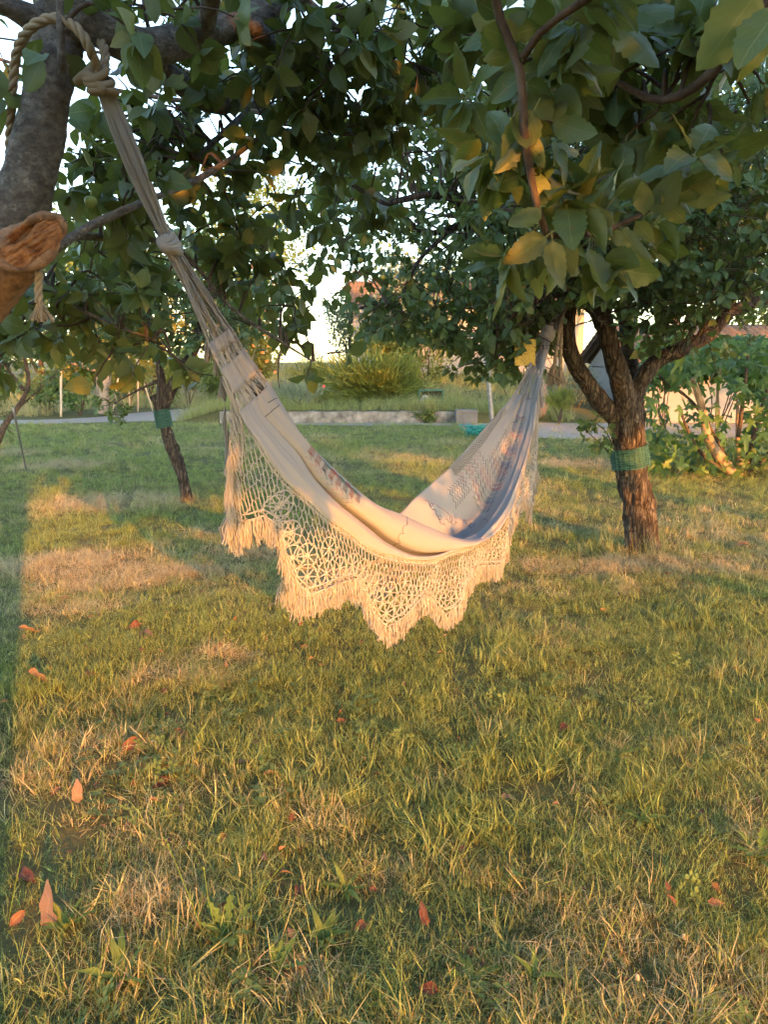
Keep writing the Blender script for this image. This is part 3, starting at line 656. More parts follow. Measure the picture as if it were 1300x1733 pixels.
S('hedge_shrub', 'golden bush at the back of the orchard behind the sticks', 'shrub', 215, 630, 27, 130, 90, 1700, .14, LEAF_GOLD, 309)
S('hedge_shrub', 'sprawling pale green bush left of the trumpet vine', 'shrub', 360, 640, 27, 90, 110, 1500, .14, LEAF_LIGHT, 310)
# terrace
S('trumpet_vine', 'leafy vine dotted with orange trumpet flowers beside the hammock', 'vine', 430, 600, 21.5, 110, 165, 3000, .12, LEAF_GOLD, 311, basez=.35, stems=8)
S('cypress_shrub', 'feathery green shrub top between the vine and the sky', 'shrub', 520, 625, 26, 90, 75, 1500, .16, LEAF_LIGHT, 312, T=SPRAY_T, spray=True)
S('juniper', 'broad spreading yellow green juniper on the terrace', 'juniper', 640, 645, 21, 215, 105, 6500, .26, LEAF_JUNIPER, 313, T=SPRAY_T, spray=True, ry=1.1, lobes=18)
S('tree', 'airy silver leaved tree standing against the bright sky', 'tree', 590, 540, 36, 110, 190, 3000, .15, LEAF_SILVER, 314, lobes=14, stems=8)
S('shrub', 'golden leaved shrub rising behind the juniper', 'shrub', 640, 580, 25, 120, 70, 1900, .14, LEAF_GOLD, 315)
S('tree', 'slender weeping tree with fine pale leaves in front of the house', 'tree', 722, 580, 25, 110, 150, 3200, .11, LEAF_LIGHT, 316, droop=.8, stems=7)
S('lavender', 'grey green lavender bush on the terrace edge', 'shrub', 505, 668, 19.5, 110, 55, 1600, .13, LEAF_SILVER, 317, T=SPRAY_T, spray=True)
S('conifer_shrub', 'small yellow green conifer bush on the bank right of the hammock', 'shrub', 948, 680, 17.9, 75, 50, 1500, .12, LEAF_JUNIPER, 318, T=SPRAY_T, spray=True, basez=.02)
S('conifer_shrub', 'taller grey green conifer bush behind the small yellow one', 'shrub', 975, 650, 20.5, 95, 85, 1900, .14, LEAF_SILVER, 319, T=SPRAY_T, spray=True, basez=.2)
S('creeper', 'small green creeper hanging over the face of the low wall', 'creeper', 720, 703, 18.25, 46, 32, 420, .07, LEAF_LIGHT, 320, basez=.0, ry=.12)
S('tree', 'large leafy tree at the right behind the outbuilding', 'tree', 1330, 420, 27, 420, 420, 5200, .24, LEAF_PLUM, 321, stems=6, lobes=16)
S('tree', 'light green tree above the roof of the outbuilding', 'tree', 1180, 330, 24, 380, 480, 6000, .2, LEAF_LIGHT, 322, stems=6, lobes=16)
S('tree', 'tall background tree behind the beige house', 'tree', 840, 420, 42, 420, 330, 5000, .32, LEAF_LIGHT, 323, stems=6, lobes=16)
S('laurel_shrub', 'dark leafy shrub between the fig and the white outbuilding', 'shrub', 1215, 618, 14.5, 210, 120, 3400, .12, LEAF_FIG, 324, basez=0, ry=.8, stems=7)
S('laurel_shrub', 'dark leafy shrub at the right edge behind the fig', 'shrub', 1320, 640, 13.5, 130, 170, 2600, .12, LEAF_FIG, 325, basez=0, ry=.8, stems=6)
S('tree', 'dense green tree hiding the roof of the beige house', 'tree', 690, 500, 27.5, 190, 170, 3600, .15, LEAF_SILVER, 326, stems=6, lobes=14)
S('laurel_shrub', 'dark leafy shrub left of the fig before the white wall', 'shrub', 1130, 625, 15.5, 120, 110, 2200, .12, LEAF_FIG, 327, basez=0, ry=.7, stems=6)
# vine flowers (parts of the vine) and one red bloom
vine = [o for o in bpy.data.objects if o.name == 'trumpet_vine'][0]; r_ = np.random.default_rng(5)
for (fx, fy) in [(418, 592), (430, 585), (445, 596), (452, 612), (440, 628), (425, 640), (458, 650), (436, 574), (410, 560), (447, 566), (466, 630), (425, 612), (455, 585), (470, 655)]:
    c = at(fx, fy, 20.55); f = Acc()
    for k in range(5):
        a = k*1.2566; d = np.array([math.cos(a), -.7, math.sin(a)]); s = nrm(np.cross(d, [0, 1, 0]))
        f.add([c+np.array([0, .07, 0]), c+d*.03+s*.02, c+d*.052, c+d*.03-s*.02], [[0, 1, 2, 3]])
    f.build('flower', FLOWER_O, vine, smooth=False)
f = Acc(); c = at(548, 654, 19.2); b = c.copy(); b[2] = terr_z(np.array(c[0]), np.array(19.2))
rs = empty('red_flower', b, 'small red flower on a stalk at the foot of the juniper', 'flower')
for k in range(6):
    a = k*1.047; d = np.array([math.cos(a), -.4, math.sin(a)]); s = nrm(np.cross(d, [0, 1, 0])); f.add([c, c+d*.025+s*.015, c+d*.04, c+d*.025-s*.015], [[0, 1, 2, 3]])
f.build('bloom', RED_PET, rs, smooth=False); Acc().tube(spline([b, c], 4), .006, 5).build('stalk', WEED, rs)

# pollarded trunk, garden sticks, dry stump
pb = onground(172, 698); pb[1] = 20.6
r = empty('pollarded_tree', at(172, 695, 20.6)*[1, 1, 0], 'pale pollarded tree trunk with sunlit cut limbs beyond the drive', 'tree'); a = Acc()
limb(a, [at(172, 700, 20.6), at(174, 660, 20.6), at(176, 625, 20.6), at(178, 612, 20.6)], [.2, .19, .21, .2], 14, .03, knob=.05)
for p in ([(176, 620), (165, 605), (160, 590)], [(178, 618), (185, 600), (196, 592)], [(175, 622), (155, 622), (130, 615), (118, 612)], [(178, 615), (176, 600), (178, 585)]):
    limb(a, [at(x_, y_, 20.5) for x_, y_ in p], np.linspace(.13, .05, len(p)), 10, .02, knob=.03)
a.build('trunk', BARK_PALE, r)
L = Leaves(); r_ = np.random.default_rng(44)
for x_, y_ in ((118, 610), (160, 586), (196, 590), (178, 582), (140, 600)): clump(L, None, r_, at(x_, y_, 20.5), .5, 14, .13)
foliage(L, LEAF_GOLD, r, r_, FAR_T, FAR_T, 0)
def stick(name, label, pts, rad, mat, cat='stake', group=None):
    P = np.array(pts, float); return placed(Acc().tube(spline(P, 8), rad, 8), name, mat, P[0], label, cat, group)
q = at(103, 700, 20.5); q[2] = 0
stick('garden_stake', 'pale upright stake in front of the rounded green shrub', [q, at(103, 608, 20.5)], .035, STICK)
for k, (p, lb) in enumerate([([(233, 690), (234, 600)], 'upright thin cane of the crossed garden sticks'), ([(250, 640), (228, 598)], 'slanting cane crossing the upright garden stick'), ([(190, 680), (200, 640)], 'short leaning cane left of the crossed sticks'), ([(216, 640), (217, 595)], 'short upright golden cane behind the crossed sticks')]):
    A_ = at(*p[0], 22.5+k*.2); B_ = at(*p[1], 22.5+k*.2); 
    if k != 1: A_[2] = 0
    else: A_ = np.array([A_[0]+.1, A_[1], 0])
    stick('garden_cane', lb, [A_, B_], .022, STICK, 'cane', 'crossed garden canes')
stick('support_rod', 'thin dark metal rod leaning beside the young tree at the left', [onground(46, 800)-[0, 0, .05], at(22, 690, 9.4)], .012, METAL_G, 'rod')

# small things on the terrace
c = at(729, 662, 20.0); zc = float(terr_z(np.array(c[0]), np.array(20.0)))+.05; r = empty('storage_crate', (c[0], 20, zc), 'dark green framed black crate lying in grass by the juniper', 'crate')
x0, x1, z0, z1 = c[0]-.32, c[0]+.32, zc, zc+.32; fr = Acc()
for lo, hi in (((x0, 19.8, z0), (x0+.04, 20.2, z1)), ((x1-.04, 19.8, z0), (x1, 20.2, z1)), ((x0+.04, 19.8, z1-.04), (x1-.04, 20.2, z1)), ((x0+.04, 19.8, z0), (x1-.04, 20.2, z0+.04))): fr.box(lo, hi)
fr.build('frame', GREEN_PL, r, smooth=False); bk = Acc(); bk.box((x0+.04, 20.05, z0+.04), (x1-.04, 20.15, z1-.04)); bk.build('back_panel', BLACK_PL, r, smooth=False)
lid = Acc(); lid.tube(spline([np.array([x0+.05, 19.78, z0+.02]), np.array([x0+.16, 19.75, z0+.16]), np.array([x0+.28, 19.78, z0+.05])], 8), .035, 8); lid.build('handle', GREY_PL, r)
# terracotta jar
c = at(917, 642, 18.9); zb = float(terr_z(np.array(c[0]), np.array(18.9))); prof = [(0, .0), (.10, 0), (.15, .12), (.19, .34), (.17, .52), (.12, .60), (.14, .66), (.12, .66), (.10, .6)]
V, Q = [], []; ns = 20
for rr, hh in prof:
    for k in range(ns): V.append([c[0]+rr*math.cos(k*6.2832/ns), 18.9+rr*math.sin(k*6.2832/ns), zb+hh*1.25])
for a_ in range(len(prof)-1):
    for k in range(ns): Q.append([a_*ns+k, a_*ns+(k+1) % ns, (a_+1)*ns+(k+1) % ns, (a_+1)*ns+k])
placed(Acc().add(V, Q), 'terracotta_jar', TERRA, (c[0], 18.9, zb), 'tall terracotta jar behind the right end of the hammock', 'jar')
# teal netting heap
r_ = np.random.default_rng(8); c = onground(805, 742); a = Acc()
for k in range(16):
    th = np.linspace(0, r_.uniform(4, 9), 22)+r_.uniform(0, 6.28); rad = r_.uniform(.06, .26)
    a.tube(np.stack([c[0]+np.cos(th)*rad+r_.normal(0, .05), c[1]+np.sin(th)*rad*.8+r_.normal(0, .05), .04+r_.uniform(.02, .22)+.05*np.sin(th*2.3+k)], 1), .009, 5)
placed(a, 'netting_heap', TEAL_PL, c, 'tangled heap of teal plastic netting on the lawn behind the hammock', 'netting')

# ------------------------------------------------------------------ orchard trees
def mesh_band(root, P0, P1, r0, r1):
    """green plastic mesh wrapped around a trunk: dark backing plus raised wires"""
    P0, P1 = np.asarray(P0), np.asarray(P1); b = Acc(); b.tube(spline([P0, P1], 8), np.linspace(r0, r1, 8)+.003, 28, cap=False, disp=lambda V, R: .006*(fbm(V*20, 2)-.5))
    bo = b.build('mesh_band', NET_DARK, root); w_ = Acc(); t = nrm(P1-P0); u = nrm(np.cross(t, [0, 1, .1])); v = np.cross(t, u); th = np.linspace(0, 2*np.pi, 30)
    for f in np.linspace(0, 1, 9):
        c = P0+(P1-P0)*f; rr = r0+(r1-r0)*f+.008; ww = rr+.002*np.sin(th*5+f*9)
        w_.tube(c+np.cos(th)[:, None]*u*ww[:, None]+np.sin(th)[:, None]*v*ww[:, None]+t*.003*np.sin(th*3+f*20)[:, None], .0028, 4, cap=False)
    for a_ in np.linspace(0, 2*np.pi, 24, endpoint=False):
        d = math.cos(a_)*u+math.sin(a_)*v; w_.tube(np.array([P0+d*(r0+.008)-t*.012, (P0+P1)/2+d*((r0+r1)/2+.009), P1+d*(r1+.008)+t*.004]), .0026, 4, cap=False)
    w_.build('mesh_wires', NET_GREEN, bo); return bo
def inpoly(px, py, poly):
    poly = np.asarray(poly, float); c = np.zeros(np.shape(px), bool); j = len(poly)-1
    for i in range(len(poly)):
        xi, yi = poly[i]; xj, yj = poly[j]
        c ^= ((yi > py) != (yj > py)) & (px < (xj-xi)*(py-yi)/(yj-yi+1e-9)+xi); j = i
    return c
HAMMOCK_POLY = [(150, 130), (185, 120), (300, 390), (420, 560), (700, 850), (880, 640), (930, 540), (960, 520), (930, 700), (920, 850), (760, 1090), (640, 1110), (370, 960), (360, 700), (325, 590), (265, 410)]

# --- tree A: the near tree at the left that carries the rope
YA = 2.25
tA = empty('apple_tree', (at(-260, 866, 2.5)[0], 2.5, 0), 'apple tree with smooth grey trunk at the left edge, carrying the hammock rope', 'tree', 'orchard trees')
a = Acc(); LA = []
LA.append(limb(a, [np.array([at(-260, 866, 2.5)[0], 2.5, -.05]), at(-215, 860, 2.45), at(-130, 640, 2.38), at(-35, 470, 2.32), at(30, 350, 2.28), at(62, 240, 2.26), at(88, 130, 2.25), at(100, 50, 2.27), at(112, -60, 2.32)], [.17, .13, .10, .088, .074, .068, .066, .064, .06], 48, .006, n=180, knob=.03, fz=6, flare=.25))
LA.append(limb(a, [at(95, 45, 2.27), at(150, 30, 2.25), at(230, 78, 2.3), at(330, 65, 2.42), at(420, 35, 2.5), at(510, -15, 2.6), at(640, -90, 2.8)], [.075, .062, .05, .044, .038, .032, .02], 24, .004, knob=.02))
LA.append(limb(a, [at(225, 78, 2.3), at(270, 115, 2.5), at(320, 155, 2.7), at(370, 178, 2.9), at(430, 172, 3.1), at(500, 200, 3.4)], [.04, .036, .033, .03, .024, .012], 16, .004, knob=.015))
LA.append(limb(a, [at(345, 60, 2.42), at(352, 25, 2.3), at(362, -30, 2.2), at(380, -110, 2.1)], [.036, .028, .024, .015], 16, .004, knob=.02))
LA.append(limb(a, [at(425, 35, 2.5), at(440, 55, 2.5), at(480, 80, 2.7), at(560, 110, 2.9)], [.03, .026, .02, .01], 14, .004, knob=.01))
LA.append(limb(a, [at(95, 420, 2.2), at(150, 385, 2.3), at(230, 348, 2.4), at(300, 320, 2.5), at(360, 290, 2.6), at(430, 240, 2.7), at(475, 195, 2.75)], [.014, .012, .011, .010, .009, .007, .004], 10, .001, knob=.004))
LA.append(limb(a, [at(105, 125, 2.15), at(103, 60, 2.12), at(100, -40, 2.1)], [.011, .010, .008], 8, .001, knob=.002))
LA.append(limb(a, [at(120, 400, 2.5), at(210, 405, 2.7), at(300, 420, 2.9), at(390, 520, 3.0), at(470, 575, 3.05), at(530, 612, 3.1)], [.012, .011, .009, .007, .006, .003], 8, .001, knob=.003))
LA.append(limb(a, [at(330, 270, 2.9), at(380, 225, 3.0), at(420, 190, 3.1)], [.006, .012, .016], 8, .001, knob=.003))
LA.append(limb(a, [at(100, 60, 2.3), at(30, 20, 2.2), at(-60, -20, 2.1)], [.05, .03, .015], 12, .003, knob=.01))
LA.append(limb(a, [at(90, 300, 2.4), at(60, 430, 2.7), at(100, 500, 2.8), at(180, 545, 2.75), at(260, 575, 2.7)], [.008, .010, .008, .006, .003], 8, .001, knob=.002))
LA.append(limb(a, [at(500, -10, 2.6), at(580, 60, 2.75), at(640, 130, 2.85), at(655, 200, 2.9)], [.02, .014, .010, .004], 10, .002, knob=.006))
LA.append(limb(a, [at(640, -90, 2.8), at(740, 40, 2.9), at(760, 90, 2.9), at(700, 150, 3.0)], [.018, .012, .008, .004], 10, .002, knob=.006))
trunkA = a.build('trunk', BARK_APPLE, tA)
LPA = np.concatenate(LA)
# the cut stub with its wound
s = Acc(); limb(s, [at(-130, 620, 2.30), at(-70, 545, 2.25), at(-10, 475, 2.19), at(30, 430, 2.155), at(66, 400, 2.15), at(84, 388, 2.155)], [.085, .085, .08, .076, .052, .012], 40, .006, n=70, knob=.028); stub = s.build('cut_stub', CALLUS, tA)
wc = at(52, 412, 2.082); e1 = nrm(at(108, 372, 2.06)-at(-12, 470, 2.06)); wn = nrm(np.array([.30, -1, .18])); e1 = nrm(e1-wn*np.dot(e1, wn)); e2 = np.cross(wn, e1)
th = np.linspace(0, 2*np.pi, 49); ringp = wc+np.cos(th)[:, None]*e1*.094*(1+.06*np.sin(th*3+1))[:, None]+np.sin(th)[:, None]*e2*.050*(1+.1*np.sin(th*2+.5))[:, None]+wn*(.006*np.sin(th*2+1)-.004)[:, None]
Acc().tube(ringp, .0105+.004*np.sin(th*3)+.003*np.cos(th*5+1), 12, cap=False, disp=lambda V, R: .009*(fbm(V*45, 3)-.5)).build('callus_rim', CALLUS, stub)
V, Q = [], []; nr, ns = 30, 96; tq = np.arange(ns)*2*np.pi/ns
for k in range(nr+1):
    f = k/nr; V.append(wc+np.cos(tq)[:, None]*e1*.094*f+np.sin(tq)[:, None]*e2*.049*f+wn*.010*(1-f*f))
V = np.concatenate(V); loc = (V-wc)@np.stack([e1, e2, wn], 1); fib = np.abs(fbm(loc*np.array([18, 130, 18]), 4)-.5)*2
crack = np.exp(-((loc[:, 1]-.026-.25*(loc[:, 0]+.02)**2/.05)/.010)**2)*fade(.06-np.abs(loc[:, 0]), 0, .03)
V = V+wn*((.35-fib)*.016-crack*.034)[:, None]
for k in range(nr):
    for q in range(ns): Q.append([k*ns+q, k*ns+(q+1) % ns, (k+1)*ns+(q+1) % ns, (k+1)*ns+q])
Acc().add(V, Q).build('raw_wood', WOOD_CUT, stub)
L = Leaves(); W = Acc(); r_ = np.random.default_rng(101)
CA = [(30, 40, 1.9, 5), (12, 100, 2.0, 2), (150, 20, 2.1, 4), (215, 45, 2.1, 4), (245, 10, 2.3, 4), (300, 15, 2.3, 4), (10, 210, 2.0, 2),
      (230, 310, 2.45, 4), (270, 230, 2.8, 6), (310, 190, 2.9, 6), (340, 290, 2.7, 5), (390, 350, 3.0, 6), (370, 230, 3.0, 5), (430, 120, 2.8, 7), (480, 90, 2.7, 6), (520, 40, 2.5, 7), (560, 120, 2.6, 8), (600, 50, 2.6, 7), (500, 180, 2.8, 7), (560, 230, 2.8, 7),
      (620, 180, 2.9, 7), (650, 60, 2.7, 7), (700, 110, 2.8, 7), (640, 260, 3.0, 6), (580, 300, 3.1, 6), (520, 280, 3.1, 4), (450, 210, 3.0, 5), (430, 400, 3.2, 5), (470, 340, 3.2, 5), (450, 460, 3.2, 5), (400, 470, 3.1, 4), (380, 520, 3.0, 2), (500, 520, 3.2, 4),
      (530, 605, 3.1, 4), (480, 580, 3.1, 2), (440, 560, 3.1, 1), (250, 580, 2.7, 4), (290, 600, 2.7, 4), (200, 560, 2.7, 4), (150, 540, 2.8, 5), (110, 560, 2.9, 5), (60, 540, 2.8, 6), (20, 580, 2.8, 5), (90, 490, 2.9, 6), (170, 470, 3.0, 6), (220, 430, 3.0, 6), (330, 440, 3.1, 4),
      (150, 330, 2.6, 5), (200, 260, 2.7, 4), (160, 420, 2.8, 5), (280, 480, 3.0, 3), (320, 360, 3.0, 4), (740, 60, 2.8, 7), (780, 120, 2.9, 6), (710, 190, 3.0, 6), (760, 210, 3.1, 5), (30, 470, 2.8, 4), (370, 120, 2.8, 4), (350, 90, 2.7, 3), (280, 300, 3.0, 4), (240, 190, 2.9, 4), (690, 20, 2.8, 6), (810, 30, 2.9, 5), (460, 20, 2.6, 6), (400, 30, 2.7, 5), (330, 110, 3.0, 5), (220, 160, 3.0, 4), (190, 230, 2.9, 5), (165, 285, 3.0, 5), (225, 285, 3.0, 5), (205, 195, 3.1, 5), (270, 150, 3.1, 5), (150, 240, 3.0, 4), (150, 380, 3.1, 5), (190, 350, 3.1, 5)]
for (x_, y_, Y_, k) in CA: clump(L, None if (x_ < 185 and y_ < 330 and Y_ < 2.5) else W, r_, at(x_, y_, Y_), .16, k, .082, LPA, .26, .4, .005)
for _ in range(14):      # the part of the crown above and beside the frame
    p = np.array([r_.uniform(-3.6, 1.2), r_.uniform(1.2, 4.6), r_.uniform(2.9, 4.4)]); clump(L, W, r_, p, .3, 7, .09, LPA, .35, .4)
def keepA(P, S_, D):
    px, py, f = proj(P+D*S_[:, None]*.5); inh = inpoly(px, py, HAMMOCK_POLY)
    tr = (inpoly(px, py, [(5, 20), (190, 20), (190, 155), (140, 200), (30, 200), (30, 270), (5, 270)]) & (r_.random(len(px)) < .75) & (P[:, 1] < 2.4)) | inpoly(px, py, [(0, 330), (60, 130), (60, 40), (140, 40), (130, 190), (90, 330), (115, 370), (95, 450), (0, 530)]) & (r_.random(len(px)) < .9)
    lmb = inpoly(px, py, [(140, 50), (240, 100), (350, 85), (520, 10), (500, -20), (330, 30), (230, 50), (150, 10)]) & (r_.random(len(px)) < .7) & (P[:, 1] < 2.55)
    low = (py > 655) & (px > -30) & (px < 1330)
    return ~((inh & (P[:, 1] < 5.0)) | tr | lmb | low | ((f > 0) & (f < 1.2) & (px > -100) & (px < 1400) & (py > -100)))
tag(W.build('branches', BARK_DARK, trunkA), kind='stuff'); crA = foliage(L, LEAF_APPLE, tA, r_, NEAR_T, MID_T, 300, keep=keepA)
def fruit(parent, p, rad):
    V, Q = [], []; n1, n2_ = 8, 12
    for i_ in range(n1+1):
        ph = math.pi*i_/n1; rr = math.sin(ph)*rad*(1+.08*math.cos(ph)); zz = math.cos(ph)*rad*.92-rad*.25*math.exp(-((ph)/.35)**2)
        for k in range(n2_): V.append([p[0]+rr*math.cos(k*6.2832/n2_), p[1]+rr*math.sin(k*6.2832/n2_), p[2]+zz])
    for i_ in range(n1):
        for k in range(n2_): Q.append([i_*n2_+k, i_*n2_+(k+1) % n2_, (i_+1)*n2_+(k+1) % n2_, (i_+1)*n2_+k])
    ac = Acc().add(V, Q); ac.tube(np.array([p+[0, 0, rad*.6], p+[.004, 0, rad*1.7]]), .002, 4); return ac.build('fruit', FRUIT, parent)
fruit(crA, at(154, 342, 2.35), .019)

# --- tree B: the tree that carries the other end
YB = 5.9
bb = onground(1086, 934); YB = bb[1]; PX = 1300/YB
tB = empty('fruit_tree', (bb[0], bb[1], 0), 'fruit tree with rough trunk and green mesh band, carrying the right hammock end', 'tree', 'orchard trees')
a = Acc(); LB = []
def B(p): return [at(x_, y_, YB+d_) for x_, y_, d_ in p]
LB.append(limb(a, [bb-[0, 0, .1]]+B([(1086, 930, 0), (1080, 860, 0), (1069, 790, 0), (1063, 740, 0), (1062, 705, 0), (1066, 675, .02)]), [.135, .132, .124, .12, .124, .132, .10], 96, .030, n=190, knob=.03, fx=6, fz=1.1, flare=.45))
LB.append(limb(a, B([(1050, 712, 0), (1020, 685, -.05), (990, 645, -.1), (968, 605, -.15), (960, 565, -.18), (964, 520, -.2), (970, 470, -.2), (985, 400, -.2)]), [.085, .072, .064, .06, .052, .045, .042, .03], 36, .012, knob=.03, fx=7))
LB.append(limb(a, B([(1064, 705, -.03), (1052, 650, -.1), (1038, 600, -.16), (1022, 545, -.2), (1003, 495, -.25), (985, 445, -.3), (960, 380, -.2), (920, 300, 0)]), [.09, .078, .072, .068, .066, .062, .05, .032], 40, .010, knob=.025, fx=7, fz=4))
LB.append(limb(a, B([(1068, 680, .08), (1070, 630, .2), (1062, 590, .35), (1060, 520, .6), (1080, 420, .8)]), [.07, .06, .055, .05, .03], 24, .010, knob=.02))
LB.append(limb(a, B([(1066, 690, .02), (1085, 645, 0), (1115, 608, 0), (1160, 588, 0), (1205, 562, .05), (1235, 530, .1), (1270, 515, .15), (1330, 498, .2), (1420, 450, .3)]), [.085, .064, .06, .056, .052, .05, .045, .04, .03], 36, .012, knob=.03, fx=7))
LB.append(limb(a, B([(1235, 532, .1), (1225, 470, .3), (1232, 430, .5), (1245, 380, .6)]), [.04, .028, .02, .01], 14, .006, knob=.01))
LB.append(limb(a, B([(920, 300, 0), (860, 370, -.2), (810, 375, -.3), (770, 385, -.4), (720, 395, -.5), (690, 370, -.6)]), [.035, .042, .036, .028, .022, .012], 14, .006, knob=.02))
LB.append(limb(a, B([(860, 370, -.2), (800, 350, -.5), (730, 330, -.7), (650, 345, -.9), (600, 335, -1.0)]), [.03, .026, .024, .018, .008], 14, .006, knob=.015))
LB.append(limb(a, B([(770, 385, -.4), (710, 440, -.6), (680, 500, -.8), (650, 520, -.9)]), [.02, .014, .010, .005], 10, .003, knob=.01))
LB.append(limb(a, B([(1022, 545, -.2), (960, 500, -.5), (890, 520, -.7), (840, 560, -.8)]), [.03, .02, .014, .006], 10, .003, knob=.01))
LB.append(limb(a, B([(1270, 515, .15), (1200, 400, .4), (1150, 300, .6), (1120, 180, .8)]), [.04, .03, .02, .01], 12, .005, knob=.01))
trunkB = a.build('trunk', BARK_OLD, tB); LPB = np.concatenate([q for q in LB[1:]])
mesh_band(tB, at(1068, 789, YB), at(1064, 757, YB), .131, .130)
L = Leaves(); W = Acc(); r_ = np.random.default_rng(202)
polyB = [(560, 200), (700, 150), (900, 120), (1320, 120), (1330, 480), (1270, 500), (1180, 560), (1130, 560), (1080, 540), (1060, 470), (960, 500), (925, 560), (905, 620), (850, 600), (800, 560), (760, 540), (700, 530), (640, 510), (590, 450), (560, 420), (600, 360), (540, 300)]
k = 0
while k < 250:
    x_, y_ = r_.uniform(540, 1330), r_.uniform(120, 620)
    if not inpoly(np.array(x_), np.array(y_), polyB): continue
    thin = (x_ < 760 and y_ < 480)
    if thin and r_.random() < .5: continue
    clump(L, W, r_, at(x_, y_, YB+r_.uniform(-1.1, 1.7)), .26, 5 if thin else 8, .074, LPB, .34, .45, .006); k += 1
for x_, y_, Y_ in [(640, 520, 5.0), (700, 545, 5.1), (750, 545, 5.2), (820, 590, 5.2), (850, 560, 5.2), (870, 610, 5.2), (810, 555, 5.2), (610, 470, 5.0), (560, 400, 5.0), (835, 620, 5.2), (690, 500, 5.1), (760, 500, 5.2), (890, 540, 5.3), (850, 500, 5.3), (800, 500, 5.3), (900, 480, 5.3), (1100, 500, 5.6), (1150, 520, 5.8), (1200, 490, 5.7), (1000, 440, 5.2), (1050, 430, 5.3)]:
    clump(L, W, r_, at(x_, y_, Y_), .22, 8, .074, LPB, .3, .5, .005)
for _ in range(14): clump(L, W, r_, np.array([r_.uniform(-.2, 5.), r_.uniform(4.6, 8), r_.uniform(3.6, 4.6)]), .3, 8, .08, LPB, .36, .4)
def keepB(P, S_, D):
    px, py, f = proj(P+D*S_[:, None]*.5); inh = inpoly(px, py, HAMMOCK_POLY) & (P[:, 1] < 5.4)
    tr = inpoly(px, py, [(945, 700), (950, 520), (1040, 520), (1060, 640), (1150, 575), (1210, 535), (1260, 495), (1330, 470), (1330, 520), (1260, 545), (1220, 575), (1090, 690), (1060, 720)]) & (P[:, 1] < YB)
    return ~(inh | (tr & (r_.random(len(px)) < .95)) | ((py > 640) & (px > 900)) | ((py > 650) & (px > 0)))
tag(W.build('branches', BARK_DARK, trunkB), kind='stuff'); crB = foliage(L, LEAF_PLUM, tB, r_, MID_T, MID_T, 300, keep=keepB)
for x_, y_ in [(625, 410), (640, 425), (610, 440), (648, 470), (735, 465), (1210, 395), (1195, 410), (1225, 380), (1120, 60), (1140, 65), (790, 470), (870, 580), (565, 395)]: fruit(crB, at(x_, y_, YB-.9), .018)
# basal sprig on the trunk
L = Leaves(); W = Acc(); 
for p in ([(1040, 760), (1025, 730), (1000, 710)], [(1030, 765), (1010, 745), (990, 728)]):
    q = spline([at(x_, y_, YB-.15) for x_, y_ in p], 8); W.tube(q, np.linspace(.006, .003, 8), 5)
    for c in q[2:]: clump(L, None, r_, c, .04, 1, .06)
tag(W.build('sprig_stem', BARK_DARK, trunkB), kind='stuff'); foliage(L, LEAF_PLUM, tB, r_, MID_T, MID_T, 12, 'sprig')

# --- tree C: the leaning little tree left of the hammock
cb = onground(319, 853); YC = cb[1]
tC = empty('leaning_tree', (cb[0], cb[1], 0), 'slim leaning tree with dark trunk and green mesh band left of the hammock', 'tree', 'orchard trees'); a = Acc(); LC = []
def C(p): return [at(x_, y_, YC+d_) for x_, y_, d_ in p]
LC.append(limb(a, [cb-[0, 0, .1]]+C([(318, 848, 0), (309, 805, 0), (294, 765, 0), (282, 730, 0), (274, 700, 0), (267, 678, 0), (262, 668, 0)]), [.075, .07, .066, .07, .064, .062, .06, .05], 48, .02, n=90, knob=.03, fx=8, fz=1.8, flare=.15))
LC.append(limb(a, C([(272, 690, 0), (274, 655, -.02), (270, 620, -.02), (266, 590, 0), (255, 550, .1), (230, 500, .2)]), [.06, .042, .036, .032, .024, .012], 20, .008, knob=.02))
LC.append(limb(a, C([(276, 690, 0), (292, 655, 0), (312, 620, 0), (330, 590, .1), (340, 540, .2), (360, 470, .3)]), [.065, .055, .05, .045, .036, .02], 20, .010, knob=.02))
LC.append(limb(a, C([(268, 645, -.02), (245, 655, -.1), (220, 668, -.2), (190, 685, -.3)]), [.02, .014, .010, .005], 10, .003, knob=.008))
LC.append(limb(a, C([(266, 590, 0), (240, 545, -.1), (205, 555, -.2), (160, 520, -.2)]), [.03, .022, .018, .008], 12, .004, knob=.01))
trunkC = a.build('trunk', BARK_OLD, tC); mesh_band(tC, at(279, 722, YC), at(273, 694, YC), .074, .070); LPC = np.concatenate(LC[1:])
L = Leaves(); W = Acc(); r_ = np.random.default_rng(303)
for _ in range(75): clump(L, W, r_, at(r_.uniform(110, 430), r_.uniform(380, 570), YC+r_.uniform(-.9, 1.0)), .26, 6, .075, LPC, .34, .4, .006)
for x_, y_, Y_ in [(190, 683, 7.6), (200, 670, 7.6), (185, 695, 7.6), (225, 660, 7.7), (320, 580, 7.8), (300, 610, 7.9)]: clump(L, W, r_, at(x_, y_, Y_), .13, 4, .07, LPC, .2, .4, .004)
tag(W.build('branches', BARK_DARK, trunkC), kind='stuff'); foliage(L, LEAF_PLUM, tC, r_, MID_T, MID_T, 250, keep=lambda P, S_, D: ~((proj(P)[1] > 620) & (proj(P)[0] > 240)))

